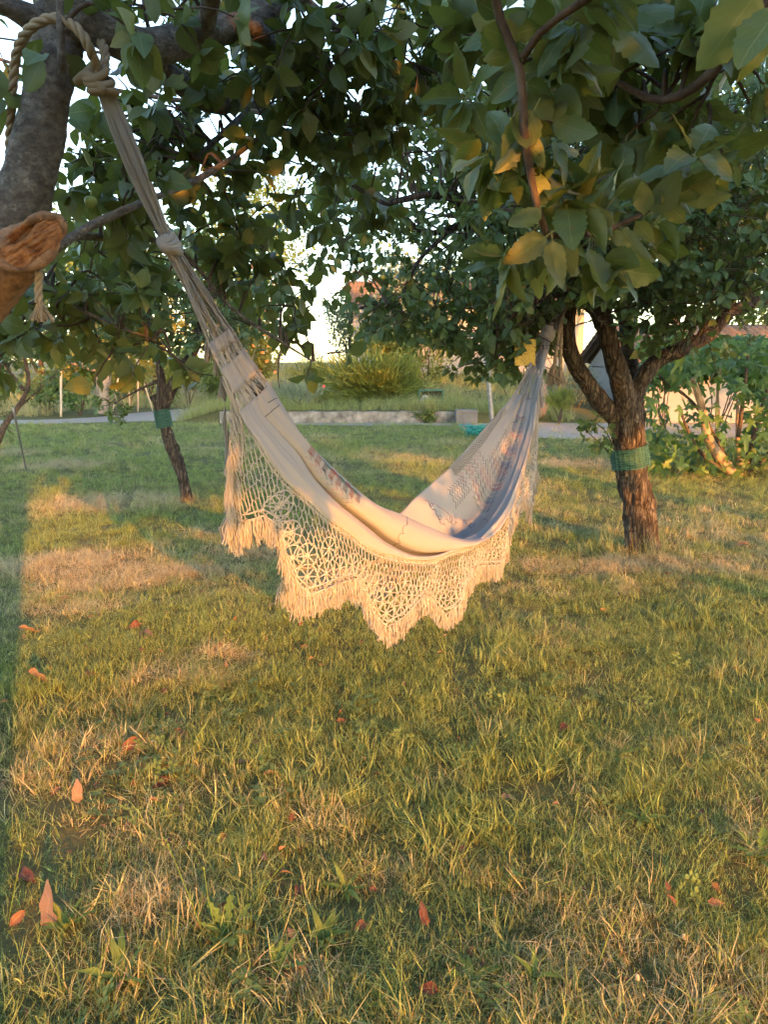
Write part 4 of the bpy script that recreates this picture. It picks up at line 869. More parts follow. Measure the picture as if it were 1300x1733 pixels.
# --- tree D: the young tree at the far left
db = onground(-12, 790); YD = db[1]
tD = empty('young_tree', (db[0], db[1], 0), 'young leafy tree at the far left beside a metal rod', 'tree', 'orchard trees'); a = Acc(); LD = []
def Dp(p): return [at(x_, y_, YD+d_) for x_, y_, d_ in p]
LD.append(limb(a, [db-[0, 0, .1]]+Dp([(-10, 770, 0), (8, 720, 0), (30, 690, 0), (48, 650, 0), (40, 590, 0), (45, 540, 0)]), [.05, .045, .04, .036, .03, .02, .012], 16, .006, knob=.01))
LD.append(limb(a, Dp([(30, 692, 0), (60, 665, 0), (85, 645, -.1)]), [.018, .012, .005], 8, .002)); LD.append(limb(a, Dp([(40, 660, 0), (10, 620, .1), (-30, 560, .2)]), [.025, .018, .008], 8, .002))
trunkD = a.build('trunk', BARK_DARK, tD); LPD = np.concatenate(LD); L = Leaves(); W = Acc(); r_ = np.random.default_rng(404)
for _ in range(64): clump(L, W, r_, at(r_.uniform(-90, 125), r_.uniform(470, 650), YD+r_.uniform(-.7, .8)), .22, 6, .072, LPD, .3, .4, .005)
for x_, y_ in [(5, 700), (15, 730), (70, 655), (90, 640)]: clump(L, W, r_, at(x_, y_, YD), .12, 3, .065, LPD, .2, .4, .004)
tag(W.build('branches', BARK_DARK, trunkD), kind='stuff'); foliage(L, LEAF_PLUM, tD, r_, MID_T, MID_T, 200)

# --- fig at the right
fb = onground(1246, 806); YF = fb[1]; fig = empty('fig_tree', (fb[0], fb[1], 0), 'multi stemmed fig with big lobed leaves at the right edge', 'tree'); r_ = np.random.default_rng(505)
stems = [[(1238, 800), (1200, 745), (1188, 690), (1172, 640)], [(1252, 805), (1250, 740), (1248, 670)], [(1262, 800), (1275, 740), (1290, 690), (1310, 620)], [(1230, 800), (1190, 770), (1165, 730), (1150, 690)], [(1270, 805), (1300, 770), (1330, 720)], [(1215, 720), (1215, 660), (1225, 590)], [(1250, 740), (1262, 640), (1270, 570)], [(1245, 800), (1180, 690), (1120, 640), (1100, 610)]]
LPF = []
for k, p in enumerate(stems):
    ac = Acc(); LPF.append(limb(ac, [at(x_, y_, YF+(.15*(k % 3)-.1)) for x_, y_ in p], np.linspace([.075, .06, .05, .03, .05, .03, .03, .02][k], .014 if k else .035, len(p)), 14, .004, knob=.012)); ac.build('stem', BARK_FIG_LIT if k in (0, 1, 5) else BARK_DARK, fig)
LPF = np.concatenate(LPF); L = Leaves()
for _ in range(640):
    while True:
        x_, y_ = r_.uniform(1085, 1340), r_.uniform(565, 800)
        if not inpoly(np.array(x_), np.array(y_), [(1150, 625), (1200, 625), (1262, 680), (1262, 790), (1220, 790), (1190, 740), (1130, 740), (1095, 720), (1095, 660)]) or r_.random() < .3: break
    p = at(x_, y_, YF+r_.uniform(-.6, .9)); d = nrm(r_.normal(0, .8, 3)+np.array([0, -.3, -.5])); L.add(p, d, nrm(r_.normal(0, .4, 3)+np.array([0, -.5, .8])), r_.uniform(.14, .27))
foliage(L, LEAF_FIG, fig, r_, FIG_T, FIG_T, 290, tri=True)
lowp = empty('ground_plant', onground(1232, 806), 'low light green lobed plant at the foot of the fig', 'plant'); L = Leaves()
for _ in range(60): p = onground(1232, 806)+np.array([r_.normal(0, .28), r_.normal(0, .15), r_.uniform(.04, .3)]); L.add(p, nrm(r_.normal(0, 1, 3)+[0, -.3, .3]), nrm(r_.normal(0, .3, 3)+[0, -.4, 1]), r_.uniform(.08, .15))
foliage(L, LEAF_LIGHT, lowp, r_, FIG_T, FIG_T, 50, 'leaves', tri=True)

# --- tree F: the tree just behind the camera; its hanging branch fills the upper right
sdir = np.array([math.sin(SUN_AZ), -math.cos(SUN_AZ), 0]); sl = np.array([-sdir[1], sdir[0], 0])*-1      # sl points to the left of the shadow
fbp = sdir*1.75+sl*.31  # unseen trunk, placed so its shadow makes the strip at left
tF = empty('overhanging_tree', (fbp[0], fbp[1], 0), 'overhanging fruit tree branch with large leaves in the upper right foreground', 'tree', 'orchard trees'); a = Acc()
limb(a, [fbp-[0, 0, .1], fbp+[0, 0, .8], fbp+[.03, -.05, 1.7], fbp+[.1, -.2, 2.4]], [.15, .13, .12, .13], 28, .012, knob=.03)
top = fbp+np.array([.1, -.2, 2.3])
LF = [limb(a, [top, top+[.1, .7, .55], at(800, -420, .75), at(826, -90, .93), at(846, 30, .96), at(880, 120, .95), at(888, 235, .95), at(908, 345, .95), at(926, 398, .95)], [.09, .05, .022, .008, .0065, .006, .0055, .005, .0045], 12, .001, knob=.003)]
LF.append(limb(a, [at(884, 100, .95), at(920, 50, .93), at(985, 5, .9), at(1080, -60, .85)], [.005, .0045, .0045, .0045], 8, .0005, knob=.002))
LF.append(limb(a, [at(926, 398, .95), at(985, 398, 1.0), at(1040, 385, 1.05), at(1110, 350, 1.1), at(1150, 320, 1.1)], [.0045, .0045, .004, .0035, .002], 8, .0005, knob=.002))
LF.append(limb(a, [at(888, 190, .95), at(905, 205, .96), at(935, 208, .98)], [.004, .004, .003], 8, .0005))
LF.append(limb(a, [top, top+[.6, .8, .3], at(1400, -200, 1.1), at(1260, 60, 1.25), at(1130, 170, 1.35), at(1010, 120, 1.4)], [.07, .035, .012, .009, .007, .003], 10, .001, knob=.003))
LF.append(limb(a, [at(1500, -150, .7), at(1330, -30, .55), at(1290, 20, .52)], [.006, .004, .002], 8, .0005)); LF.append(limb(a, [top, top+[.8, .5, .0], at(1500, -150, .7)], [.05, .025, .006], 10, .001))
for k in range(7):
    an = 2.2+k*.9; d = np.array([math.cos(an), -abs(math.sin(an))*.8-.1, .5]); LF.append(limb(a, [top, top+d*1.0+[0, 0, .2], top+d*2.2+[0, 0, .3]], [.06, .045, .015], 12, .004))
trunkF = a.build('trunk', BARK_DARK, tF); LPFn = np.concatenate(LF[:6]); L = Leaves(); r_ = np.random.default_rng(606); W = Acc()
hero = []      # leaves placed one by one: base pixel, tip pixel, depth
def H(x0, y0, x1, y1, Y_, tilt=0., dy=0.): hero.append((at(x0, y0, Y_), at(x1, y1, Y_+dy), tilt))
for h in [(905, 185, 838, 325, .95, .3), (880, 230, 825, 325, .95, -.4), (1290, -20, 1140, 165, .5, .2), (1320, 10, 1190, 180, .48, -.5), (1300, 60, 1240, 165, .55, .6), (1042, 40, 1135, 165, 1.15, .2), (905, 75, 1000, 130, .95, -.3), (880, 70, 790, 40, .97, .3),
          (935, 205, 1035, 265, .97, .2), (900, 290, 830, 245, .96, 0), (895, 290, 800, 330, .96, .4), (915, 350, 830, 420, .94, -.3), (925, 400, 820, 470, .94, .1), (925, 405, 890, 490, .95, -.5), (935, 405, 945, 525, .93, .2), (940, 410, 915, 480, .96, .7), (945, 405, 985, 490, .97, -.3),
          (1000, 395, 985, 300, 1.0, .3), (1010, 395, 1080, 300, 1.03, -.2), (1050, 385, 1125, 470, 1.05, .4), (1090, 365, 1090, 285, 1.06, 0), (1100, 360, 1175, 280, 1.08, .3), (1140, 335, 1240, 290, 1.1, -.3), (1120, 345, 1185, 380, 1.08, .4), (1150, 320, 1265, 350, 1.12, .5), (1030, 390, 1010, 330, 1.03, -.5),
          (890, 140, 960, 170, .96, .5), (885, 130, 800, 180, .97, -.2), (880, 195, 870, 300, .96, .9), (895, 300, 950, 370, .96, .1), (950, 405, 1010, 445, .98, .4), (975, 398, 960, 330, 1.0, -.4), (1040, 385, 1050, 440, 1.05, .2), (870, 90, 800, 110, .98, .5), (860, 45, 905, 10, .97, .2), (850, 30, 790, -20, .97, -.3), (960, 20, 1010, 60, .93, .3), (985, 5, 960, -50, .92, .1),
          (1010, 0, 1110, 60, .95, .2), (1060, -30, 1120, 30, .9, -.4), (910, 350, 975, 300, .97, .3), (912, 350, 850, 300, .97, .6), (1075, 375, 1115, 430, 1.07, -.1), (925, 208, 975, 160, .98, .2), (900, 205, 950, 250, .97, -.6), (870, 60, 940, 40, .98, -.1), (890, 250, 830, 200, .97, .2), (885, 235, 940, 300, .96, .3)]: H(*h)
for p, q, tl in hero:
    d = q-p; ln = np.linalg.norm(d); d = nrm(d+np.array([0, r_.normal(0, .25)*ln, 0])); view = nrm((p+q)/2-np.array([0, 0, CAM_H])); up = nrm(-view+np.cross(d, view)*tl+np.array([0, 0, .3])); L.add(p+d*ln*.02, d, -up if r_.random() < .6 else up, ln*.70)
for x_, y_, Y_ in [(880, 130, .97), (886, 200, .98), (890, 260, .98), (905, 330, .98), (925, 398, .98), (940, 402, 1.0), (985, 398, 1.02), (1030, 388, 1.06), (1070, 372, 1.08), (1110, 350, 1.12), (1145, 325, 1.12), (915, 55, .96), (960, 20, .95), (1000, -5, .93), (850, 30, 1.0), (870, 90, 1.0), (935, 208, 1.0)]: twig_leaves(L, None, r_, at(x_, y_, Y_), r_.normal(0, 1, 3), .05, .064, .3, step=.009)
for x_, y_, Y_, k in [(1130, 170, 1.4, 3), (1040, 130, 1.45, 3), (1230, 90, 1.35, 3), (1200, 160, 1.4, 2), (1280, 200, 1.5, 3), (1080, 220, 1.5, 3), (1010, 110, 1.5, 3), (960, 130, 1.5, 3), (900, 60, 1.5, 3), (850, 130, 1.6, 3), (830, 210, 1.6, 2), (1160, 60, 1.5, 3), (1010, 20, 1.5, 3), (1180, 250, 1.5, 2), (1120, 120, 1.6, 3), (1260, 20, 1.4, 3), (940, 30, 1.5, 3)]: clump(L, W, r_, at(x_, y_, Y_), .10, k, .08, LPFn, .16, .4, .003)
def keepF(P, S_, D): return np.linalg.norm(P-np.array([0, 0, CAM_H]), axis=1) > .42
tag(W.build('branches', BARK_DARK, trunkF), kind='stuff'); foliage(L, LEAF_APPLE, tF, r_, HERO_T, NEAR_T, 280, 'branch_leaves', keep=keepF)
SHADE_T = [(np.array([[0, 0, 0], [-.3, .45, .08], [0, 1, -.2], [.3, .45, .08]]), np.array([[0, 3, 2, 1]]), np.array([[.5, 0], [0, .5], [.5, 1], [1, .5]]))]
L = Leaves()
for _ in range(620):       # the crown behind the camera, which shades the upper half of the view
    s_, l_, z_ = r_.uniform(.9, 4.4), r_.uniform(-4.1, 3.9), r_.uniform(0, 1); p = sdir*s_+sl*l_; lo = 1.70+.18*s_+.36*vnoise(np.array([[l_*1.7, s_*.8, 3.]]))[0]; p[2] = lo+z_**1.5*(3.2-.25*abs(l_)); clump(L, None, r_, p, .26, 9, .115, None, .34, .3)
for k_, l0, l1, z0, z1 in ((26, -1.15, -.35, 1.52, 1.72), (58, -3.9, -2.0, 1.27, 1.66), (30, .1, 1.8, 1.42, 1.8), (10, -2.0, -1.2, 1.5, 1.7)):      # unseen leaf clumps added low to dapple and shade hammock and lawn
    for _ in range(k_): s_ = r_.uniform(.9, 3.2); p = sdir*s_+sl*r_.uniform(l0, l1); p[2] = r_.uniform(z0, z1)+.176*s_; clump(L, None, r_, p, .13, 4, .10, None, .16, .3)
def keepC(P, S_, D):
    ll, ss_ = P@sl, P@sdir; off = P[:, 2]-.176*ss_; gap = (ll > -1.15) & (ll < -.3) & (off > 1.82) & (off < 2.1) & (r_.random(len(P)) < .68)
    px, py, f = proj(P+D*S_[:, None]*.5); return ~gap & ~((f > .02) & (px > -250) & (px < 1550) & (py > -250) & (py < 2000)) & (np.linalg.norm(P-np.array([0, 0, CAM_H]), axis=1) > .5)
foliage(L, LEAF_APPLE, tF, r_, SHADE_T, SHADE_T, 0, 'crown', keep=keepC)
# unseen trees added behind the camera to block sun; they show only as shade
def shade_tree(label, base, seed, w_, n_, zc=4.0, h_=1.5):
    r_ = np.random.default_rng(seed); base = np.array(base, float); t_ = empty('unseen_shade_tree', base, label, 'tree', 'orchard trees'); a_ = Acc()
    limb(a_, [base-[0, 0, .1], base+[.05, 0, 1.], base+[0, .1, 2.2]], [.15, .12, .11], 20, .01); LP = [limb(a_, [base+[0, .1, 2.1], base+[math.cos(k*1.3)*.9, math.sin(k*1.3)*.9, 3.], base+[math.cos(k*1.3)*1.8, math.sin(k*1.3)*1.8, 3.6]], [.07, .05, .02], 10, .004) for k in range(5)]
    a_.build('trunk', BARK_OLD, t_); L_ = Leaves()
    for _ in range(n_): d = nrm(r_.normal(0, 1, 3))*r_.random()**.4; clump(L_, None, r_, base+[0, 0, zc]+d*np.array([w_, w_, h_]), .4, 8, .13, None, .4, .3)
    foliage(L_, LEAF_APPLE, t_, r_, SHADE_T, SHADE_T, 0); return t_
shade_tree('unseen orchard tree behind the viewpoint on the right, shading the lawn', sdir*7+sl*-9.6, 71, 2.9, 120, 4.5)
shade_tree('unseen tree added close behind the viewpoint on the right, shading the far lawn', sdir*4.2+sl*-6.0, 73, 2.4, 150, 3.9, 1.5)
shade_tree('unseen orchard tree behind the viewpoint on the left, shading the lawn', sdir*7+sl*4.2, 72, 2.8, 120)
for k, (l_, lb) in enumerate(((-4.5, 'nearest'), (-9.8, 'middle'), (-15.2, 'farthest'))):  # row of tall trees added only to keep sun off the background
    shade_tree('unseen tall tree added behind the viewpoint for shade, %s to the right of its row' % lb, sdir*11.5+sl*l_, 80+k, 3.0, 150, 7.3, 2.6)

# ------------------------------------------------------------------ the hammock
HA = at(165, 130, 2.2)[:2]; HB = at(948, 522, 5.3)[:2]; tv = nrm(HB-HA); nv = np.array([tv[1], -tv[0]])
T3, N3 = np.array([tv[0], tv[1], 0]), np.array([nv[0], nv[1], 0]); A3 = np.array([HA[0], HA[1], 0])
def onplane(px, py, q):
    d = ray(px, py); dn = d[:2]@nv; t = (HA@nv+q)/dn; p = np.array([d[0]*t, d[1]*t, CAM_H+d[2]*t]); return p
def az(px, py, q): p = onplane(px, py, q); return [(p-A3)@T3, p[2], q]
def W3(a, z, q): a, z, q = np.broadcast_arrays(a, z, q); return A3+a[..., None]*T3+q[..., None]*N3+z[..., None]*np.array([0, 0, 1.])
def curve(pts):
    P = np.array([az(*p) for p in pts]); P = P[np.argsort(P[:, 0])]; S_ = spline(P, 200); return S_[np.argsort(S_[:, 0])]
def ev(c, a): return np.interp(a, c[:, 0], c[:, 1]), np.interp(a, c[:, 0], c[:, 2])
NLP = [(383, 549, .02), (412, 598, .04), (449, 645, .07), (486, 703, .10), (517, 746, .12), (541, 771, .13), (581, 808, .15), (612, 835, .16), (643, 857, .17), (679, 872, .17), (720, 893, .17), (769, 914, .17), (800, 915, .16), (830, 892, .15), (857, 845, .13), (880, 780, .10), (897, 712, .07), (908, 655, .05), (915, 625, .03)]
CRP = [(366, 562, .03), (395, 625, .06), (428, 675, .10), (443, 703, .12), (474, 737, .15), (505, 768, .17), (535, 811, .19), (566, 842, .20), (597, 868, .20), (628, 893, .20), (658, 917, .20), (705, 936, .20), (770, 925, .19), (802, 914, .18), (832, 893, .17), (860, 848, .15), (883, 785, .12), (900, 716, .09), (910, 657, .06), (916, 625, .04)]
EDP = [(348, 575, .04), (372, 625, .07), (391, 657, .10), (412, 712, .15), (443, 755, .19), (480, 808, .22), (517, 841, .23), (554, 875, .24), (597, 905, .24), (618, 922, .24), (661, 940, .24), (726, 947, .24), (765, 932, .23), (791, 925, .21), (817, 907, .20), (855, 862, .18), (885, 790, .14), (903, 720, .11), (912, 658, .08), (917, 625, .05)]
FLP = [(378, 552, -.02), (405, 610, -.05), (442, 660, -.09), (480, 718, -.12), (512, 762, -.14), (575, 822, -.16), (636, 868, -.17), (676, 870, -.17), (706, 843, -.17), (745, 809, -.16), (782, 775, -.15), (829, 720, -.12), (855, 688, -.10), (871, 667, -.08), (886, 640, -.06), (900, 615, -.04)]
ED = curve(EDP); aL, aR = ED[0, 0], ED[-1, 0]
NA, NW = 260, 84; f01 = np.linspace(0, 1, NA); mid = np.sin(np.pi*f01)
def row3(pts): return spline([onplane(*p) for p in pts], NA)
cN, cC, cE, cF = row3(NLP), row3(CRP), row3(EDP), row3(FLP); UZ = np.array([0, 0, 1.]); m_ = mid[:, None]; dep = (.015+.085*mid**1.2)[:, None]
low = cN*.5+cF*.5; low[:, 2] = np.minimum(cN[:, 2], cF[:, 2])
def lw(f): r = cF*(1-f)+cN*f; r[:, 2] = np.minimum(r[:, 2], low[:, 2]+.03); return r
ROWS = np.array([cF-UZ*(.10*m_+.02)-N3*.06*m_, cF-UZ*.03*m_-N3*.03*m_, cF, cF*.75+cN*.25-UZ*dep*.5, lw(.5)-UZ*dep, lw(.78)-UZ*dep*.8, cN-UZ*.03*m_-N3*.035*m_, cN, cN*.6+cC*.4+N3*.05*m_+UZ*.006*m_, cN*.15+cC*.85+N3*.038*m_-UZ*.006*m_, cC-N3*.045*m_+UZ*.004*m_, cC*.82+cE*.18+N3*.006*m_, cC*.5+cE*.5+N3*.022*m_, cE])
K = len(ROWS)
def crossspline(R, w):
    x = w*(K-1); i = np.clip(np.floor(x).astype(int), 0, K-2); f = (x-i)[:, None, None]; g = lambda k: R[np.clip(k, 0, K-1)]
    a, b, c, e = g(i-1), g(i), g(i+1), g(i+2); return .5*(2*b+(c-a)*f+(2*a-5*b+4*c-e)*f*f+(3*b-a-3*c+e)*f**3)
ww = np.linspace(0, 1, NW); SURF = crossspline(ROWS, ww)        # (NW, NA, 3)
def normals(G):
    du = np.gradient(G, axis=0); dv = np.gradient(G, axis=1); return nrm(np.cross(dv, du))
NR = normals(SURF); endk = np.clip(1-mid*1.5, 0, 1)
WW, FF = np.meshgrid(ww, f01, indexing='ij'); P_ = np.stack([WW*16, FF*1.6, 0*WW], -1)
wr_ = (fbm(P_+3, 3)-.5)*.034*(.45+.8*endk[None])+(fbm(np.stack([WW*46, FF*3, 0*WW], -1), 2)-.5)*.016*(.15+1.8*endk[None]**.7)+(fbm(np.stack([WW*7+FF*5, FF*6, 0*WW+5], -1), 2)-.5)*.022*mid[None]
SURF = SURF+NR*wr_[..., None]; NR = normals(SURF)
def surf(fa, w):
    x, y = np.clip(np.asarray(fa)*(NA-1), 0, NA-1.001), np.clip(np.asarray(w)*(NW-1), 0, NW-1.001); i, j = x.astype(int), y.astype(int); f, g = (x-i)[..., None], (y-j)[..., None]
    def bl(G): return G[j, i]*(1-f)*(1-g)+G[j, i+1]*f*(1-g)+G[j+1, i]*(1-f)*g+G[j+1, i+1]*f*g
    return bl(SURF), bl(NR)
h0 = SURF[NW//2, NA//2]*[1, 1, 0]; ham = empty('hammock', h0, 'cream cotton hammock with crocheted lace sides slung between two trees', 'hammock')
def strip(i0, i1, name):
    G = SURF[:, i0:i1+1]; m = i1-i0+1; V = G.reshape(-1, 3); i = np.arange(NW-1)[:, None]*m; j = np.arange(m-1)[None]
    o = Acc().add(V, np.stack([i+j, i+j+1, i+m+j+1, i+m+j], -1).reshape(-1, 4)).build(name, CLOTH, ham)
    md = o.modifiers.new('thickness', 'SOLIDIFY'); md.thickness = .0025; return o
iA, iB = int(NA*.066), int(NA*.93)
cloth = strip(iA, iB, 'cloth_bed'); strip(1, int(NA*.017), 'gathered_band'); strip(int(NA*.03), int(NA*.05), 'gathered_band'); 
# cords: bundle from the cloth ends through the gathers to the knots, then to the ropes
knL, knR = at(287, 415, 2.36), at(927, 572, 5.22); topL, topR = at(168, 140, 2.2), at(950, 524, 5.32); r_ = np.random.default_rng(900)
def cords(name, i_cloth, i_end, knot, n, rad, slack):
    a = Acc(); lo, hi = min(i_cloth, i_end), max(i_cloth, i_end)
    for k in range(n):
        w_ = (k+.5)/n; seq = np.linspace(i_cloth, i_end, 9)/(NA-1); P, Nn = surf(seq, np.clip(w_+.006*np.sin(np.arange(9)*2+k*2.1), 0, 1)); kn = knot+np.array([r_.normal(0, .010), r_.normal(0, .010), r_.normal(0, .012)])
        m = (P[-1]*.5+kn*.5)+np.array([0, 0, -slack*r_.random()])+r_.normal(0, .004, 3); path = spline(np.concatenate([P+Nn*.003, [m, kn]]), 26); a.tube(path, rad, 5, cap=False)
    return a.build(name, CORD, ham)
cords('suspension_cords', iA+2, 1, knL, 64, .0026, .012); cords('suspension_cords', iB-2, NA-2, knR, 56, .0034, .012)
def fanbands(i0, i1, n):            # small loops linking the cords across the gathers
    a = Acc()
    for f in np.linspace(i0, i1, n)/(NA-1):
        w_ = np.linspace(0, 1, 90); P, Nn = surf(np.full(90, f)+.004*np.sign(np.sin(w_*2*np.pi*21))*.8, w_); a.tube(P+Nn*.004, .0028, 4, cap=False)
    return a.build('gather_netting', CORD, ham)
fanbands(int(NA*.02), iA-2, 6); fanbands(iB+2, NA-6, 6)
def bundle(name, p0, p1, n, wid, rad, tw):
    a = Acc(); d = nrm(p1-p0); u = nrm(np.cross(d, [0, 1, 0])); v = np.cross(d, u)
    for k in range(n):
        o = (k/(n-1)-.5)*2; s_ = np.linspace(0, 1, 16); dep_ = r_.normal(0, .35); ang = tw*s_
        off = (np.cos(ang)[:, None]*u*o+np.sin(ang)[:, None]*v*(dep_+o*.3))*wid*(.55+.45*np.sin(np.pi*np.clip(s_*1.05, 0, 1)))[:, None]
        a.tube(p0+(p1-p0)*s_[:, None]+off+np.array([0, 0, -.012])*np.sin(np.pi*s_)[:, None], rad, 6, cap=False)
    return a.build(name, CORD, ham)
bundle('cord_bundle', topL+[.0, 0, .02], knL, 13, .026, .0048, .7); bundle('cord_bundle', topR, knR, 9, .028, .007, .6)
def knot(c, axis, size, rad):
    a = Acc(); d = nrm(axis); u = nrm(np.cross(d, [0, 1, 0.1])); v = np.cross(d, u)
    for k in range(6):
        th = np.linspace(0, 2*np.pi, 25); ph = k*.5; o = (k-2.5)/2.5; R = size*(1.0-.28*o*o)
        a.tube(c+d*o*size*.95+(np.cos(th)[:, None]*u+np.sin(th)[:, None]*v)*R+d*(np.sin(th+ph)*size*.5)[:, None], rad, 8, cap=False)
    a.tube(spline([c-d*size*1.3, c, c+d*size*1.3], 8), size*np.array([.5, .8, .95, 1, 1, .95, .8, .5]), 14); return a.build('knot', CORD, ham)
knot(knL, knL-topL, .026, .0085); knot(knR+[.002, 0, .03], knR-topR, .040, .012); knot(at(921, 590, 5.2), knR-topR, .026, .008)

# lace panels
BOT = [(381, 925), (391, 941), (404, 930), (416, 921), (453, 917), (478, 932), (488, 985), (505, 1030), (519, 1044), (540, 1035), (567, 1025), (601, 1016), (618, 1026), (640, 1073), (655, 1094), (679, 1073), (700, 1052), (717, 1038), (735, 1043), (756, 1069), (773, 1047), (786, 1013), (804, 987), (825, 984), (842, 981), (851, 952), (860, 905), (876, 893), (892, 891), (889, 855), (899, 825), (905, 808), (907, 770), (912, 720), (916, 680)]
FR = .085
def az_edge(x_, y_):
    q_ = .15
    for _ in range(12): q_ = .5*q_+.5*float(ev(ED, az(x_, y_, q_)[0])[1])
    return az(x_, y_, q_)
def lace(name, shift_q, shift_a, zoff, bottom, seed, lacebot_scale=1.0, a_skip=.005):
    """hexagonal crochet net hung from the cloth edge; returns net mesh, fringe line"""
    r_ = np.random.default_rng(seed); Bp = np.array([az_edge(x_, y_) for x_, y_ in bottom]); o = np.argsort(Bp[:, 0], kind='stable'); ba, bz = Bp[o, 0], Bp[o, 1]
    a0, a1 = ba[0]+a_skip, ba[-1]-.01
    def top(a): z_, q_ = ev(ED, a); return z_+zoff, q_
    def bot(a): 
        z_ = np.interp(a, ba, bz)+FR; t_, _ = top(a); return np.minimum(t_-.02, t_-(t_-z_)*lacebot_scale)
    def pos(a, d):
        a = np.asarray(a, float); d = np.asarray(d, float); zt, qt = top(a); z_ = zt-d; q_ = (qt if shift_q is None else shift_q*np.minimum(1, 1.6*np.sin(np.pi*np.clip((a-aL)/(aR-aL), 0, 1))))+.022*np.sin(a*11+d*3)*np.minimum(1, d*4)+.012*np.sin(a*23+1)*d
        return W3(a+shift_a, z_, q_)
    cw, ch, th_ = .027, .031, .0022; acc = Acc(); stars = []
    sa = np.linspace(a0, a1, 240); dep_ = top(sa)[0]-bot(sa)
    arc = np.concatenate([[0], np.cumsum(np.hypot(np.diff(sa), np.diff(bot(sa))))])
    for row, (inset, stp) in enumerate(((.055, .092), (.135, .11))):
        for s_ in np.arange(.05+row*.05, arc[-1], stp):
            a = np.interp(s_, arc, sa); D = float(top(a)[0]-bot(a))
            if D > inset+.07 and a > a0+.07: stars.append((a, D-inset, .040, float(top(a)[0])-D+inset))
    def instar(a, d): zz = float(top(a)[0])-d; return any((a-s[0])**2+(zz-s[3])**2 < (s[2]*.92)**2 for s in stars)
    nrow = int(.75/ch)+1; ga = np.linspace(a0-.03, a1+.03, 600); gs = np.concatenate([[0], np.cumsum(np.hypot(np.diff(ga), .75*np.diff(top(ga)[0])))]); ncol = int(gs[-1]/cw)+2
    xe = np.array([az_edge(391, 660)[0], az_edge(386, 720)[0], az_edge(382, 800)[0], az_edge(380, 900)[0]]); ye = np.array([az_edge(391, 660)[1], az_edge(386, 720)[1], az_edge(382, 800)[1], az_edge(380, 900)[1]])
    def free(A): return A[0] < xe[0] and float(top(A[0])[0])-A[1] > np.interp(A[0], xe[::-1], ye[::-1])
    def seg(A, B):
        if free(A) or free(B): return
        if max(A[1], B[1]) > float(top(A[0])[0]-bot(A[0]))+.006 or max(A[1], B[1]) > float(top(B[0])[0]-bot(B[0]))+.006: return
        if not (a0 <= A[0] <= a1 and a0 <= B[0] <= a1): return
        if instar((A[0]+B[0])/2, (A[1]+B[1])/2): return
        P = pos(np.array([A[0], (A[0]+B[0])/2, B[0]]), np.array([A[1], (A[1]+B[1])/2, B[1]])); acc.tube(P, th_, 5, cap=False)
    jit = lambda k: r_.normal(0, .0018)
    node = {}
    def nd(c, r, e):
        key = (c, r, e)
        if key not in node: node[key] = (float(np.interp((c+(.5 if r % 2 else 0))*cw, gs, ga))+jit(0)*.5, r*ch+(0 if e == 0 else ch*.52)+jit(0))
        return node[key]
    for r in range(nrow):
        for c in range(ncol):
            seg(nd(c, r, 0), nd(c, r, 1))
            if r % 2 == 0: seg(nd(c, r, 1), nd(c, r+1, 0)); seg(nd(c, r, 1), nd(c-1, r+1, 0))
            else: seg(nd(c, r, 1), nd(c, r+1, 0)); seg(nd(c, r, 1), nd(c+1, r+1, 0))
    def posz(a, z_): a = np.clip(a, a0, a1); return pos(a, top(a)[0]-np.minimum(z_, top(a)[0]-.003))
    for a, d, R, zc_ in stars:                      # star motifs
        if not a0+.07 < a < a1-.02: continue
        n = 8; ph = r_.uniform(0, .7)
        for k in range(n):
            t_ = ph+k*2*np.pi/n; acc.tube(posz(a+np.array([.004, .5, 1.12])*R*math.cos(t_), zc_-np.array([.004, .5, 1.12])*R*math.sin(t_)), np.array([.002, .0034, .002]), 5, cap=False)
        t_ = np.linspace(0, 2*np.pi, 17); acc.tube(posz(a+R*1.08*np.cos(t_), zc_-R*1.08*np.sin(t_)), .0028, 5, cap=False)
        t_ = np.linspace(0, 2*np.pi, 9); acc.tube(posz(a+R*.18*np.cos(t_), zc_-R*.18*np.sin(t_)), .0035, 5, cap=False)
    ea = np.linspace(a0, a1, 420); 
    for off_ in (0., .022): acc.tube(pos(ea, top(ea)[0]-bot(ea)-off_), .0036, 5, cap=False)      # closing braid along the scallops
    acc.tube(pos(ea, 0*ea+.002), .004, 5, cap=False); acc.tube(pos(ea, 0*ea+.018), .003, 5, cap=False)
    for c in np.arange(a0, a1, .0105): acc.tube(pos(np.array([c, c]), np.array([.002, .018])), .0022, 4, cap=False)
    panel = acc.build(name, CORD, ham); s_ = np.concatenate([[0], np.cumsum(np.linalg.norm(np.diff(pos(ea, top(ea)[0]-bot(ea)), axis=0), axis=1))])
    fs = np.arange(0.005, s_[-1], .0135); fa = np.interp(fs, s_, ea); return panel, pos(fa, top(fa)[0]-bot(fa)), a0, pos
def tassel_acc(seed, ln, wd):
    r_ = np.random.default_rng(seed); a = Acc()
    for k in range(12):
        e = r_.normal(0, wd, 2); l_ = ln*r_.uniform(.7, 1.1); m = r_.normal(0, wd*.9, 2)
        a.tube(np.array([[r_.normal(0, .002), r_.normal(0, .002), .003], [e[0]*.45+m[0], e[1]*.45+m[1], -l_*.45], [e[0], e[1], -l_]]), np.array([.0016, .0019, .0012]), 4, cap=False)
    return a
TM = []
for k in range(6):
    me = tassel_acc(700+k, FR*1.0, .0065).mesh('tassel'); me.materials.append(CORD); TM.append(me)
panel, FP, la0, lpos = lace('lace_panel', None, 0, 0, BOT, 11); panel['label'] = 'near lace side with star motifs and fringe'
r_ = np.random.default_rng(77)
if len(FP) > 300: FP = FP[np.linspace(0, len(FP)-1, 278).astype(int)]
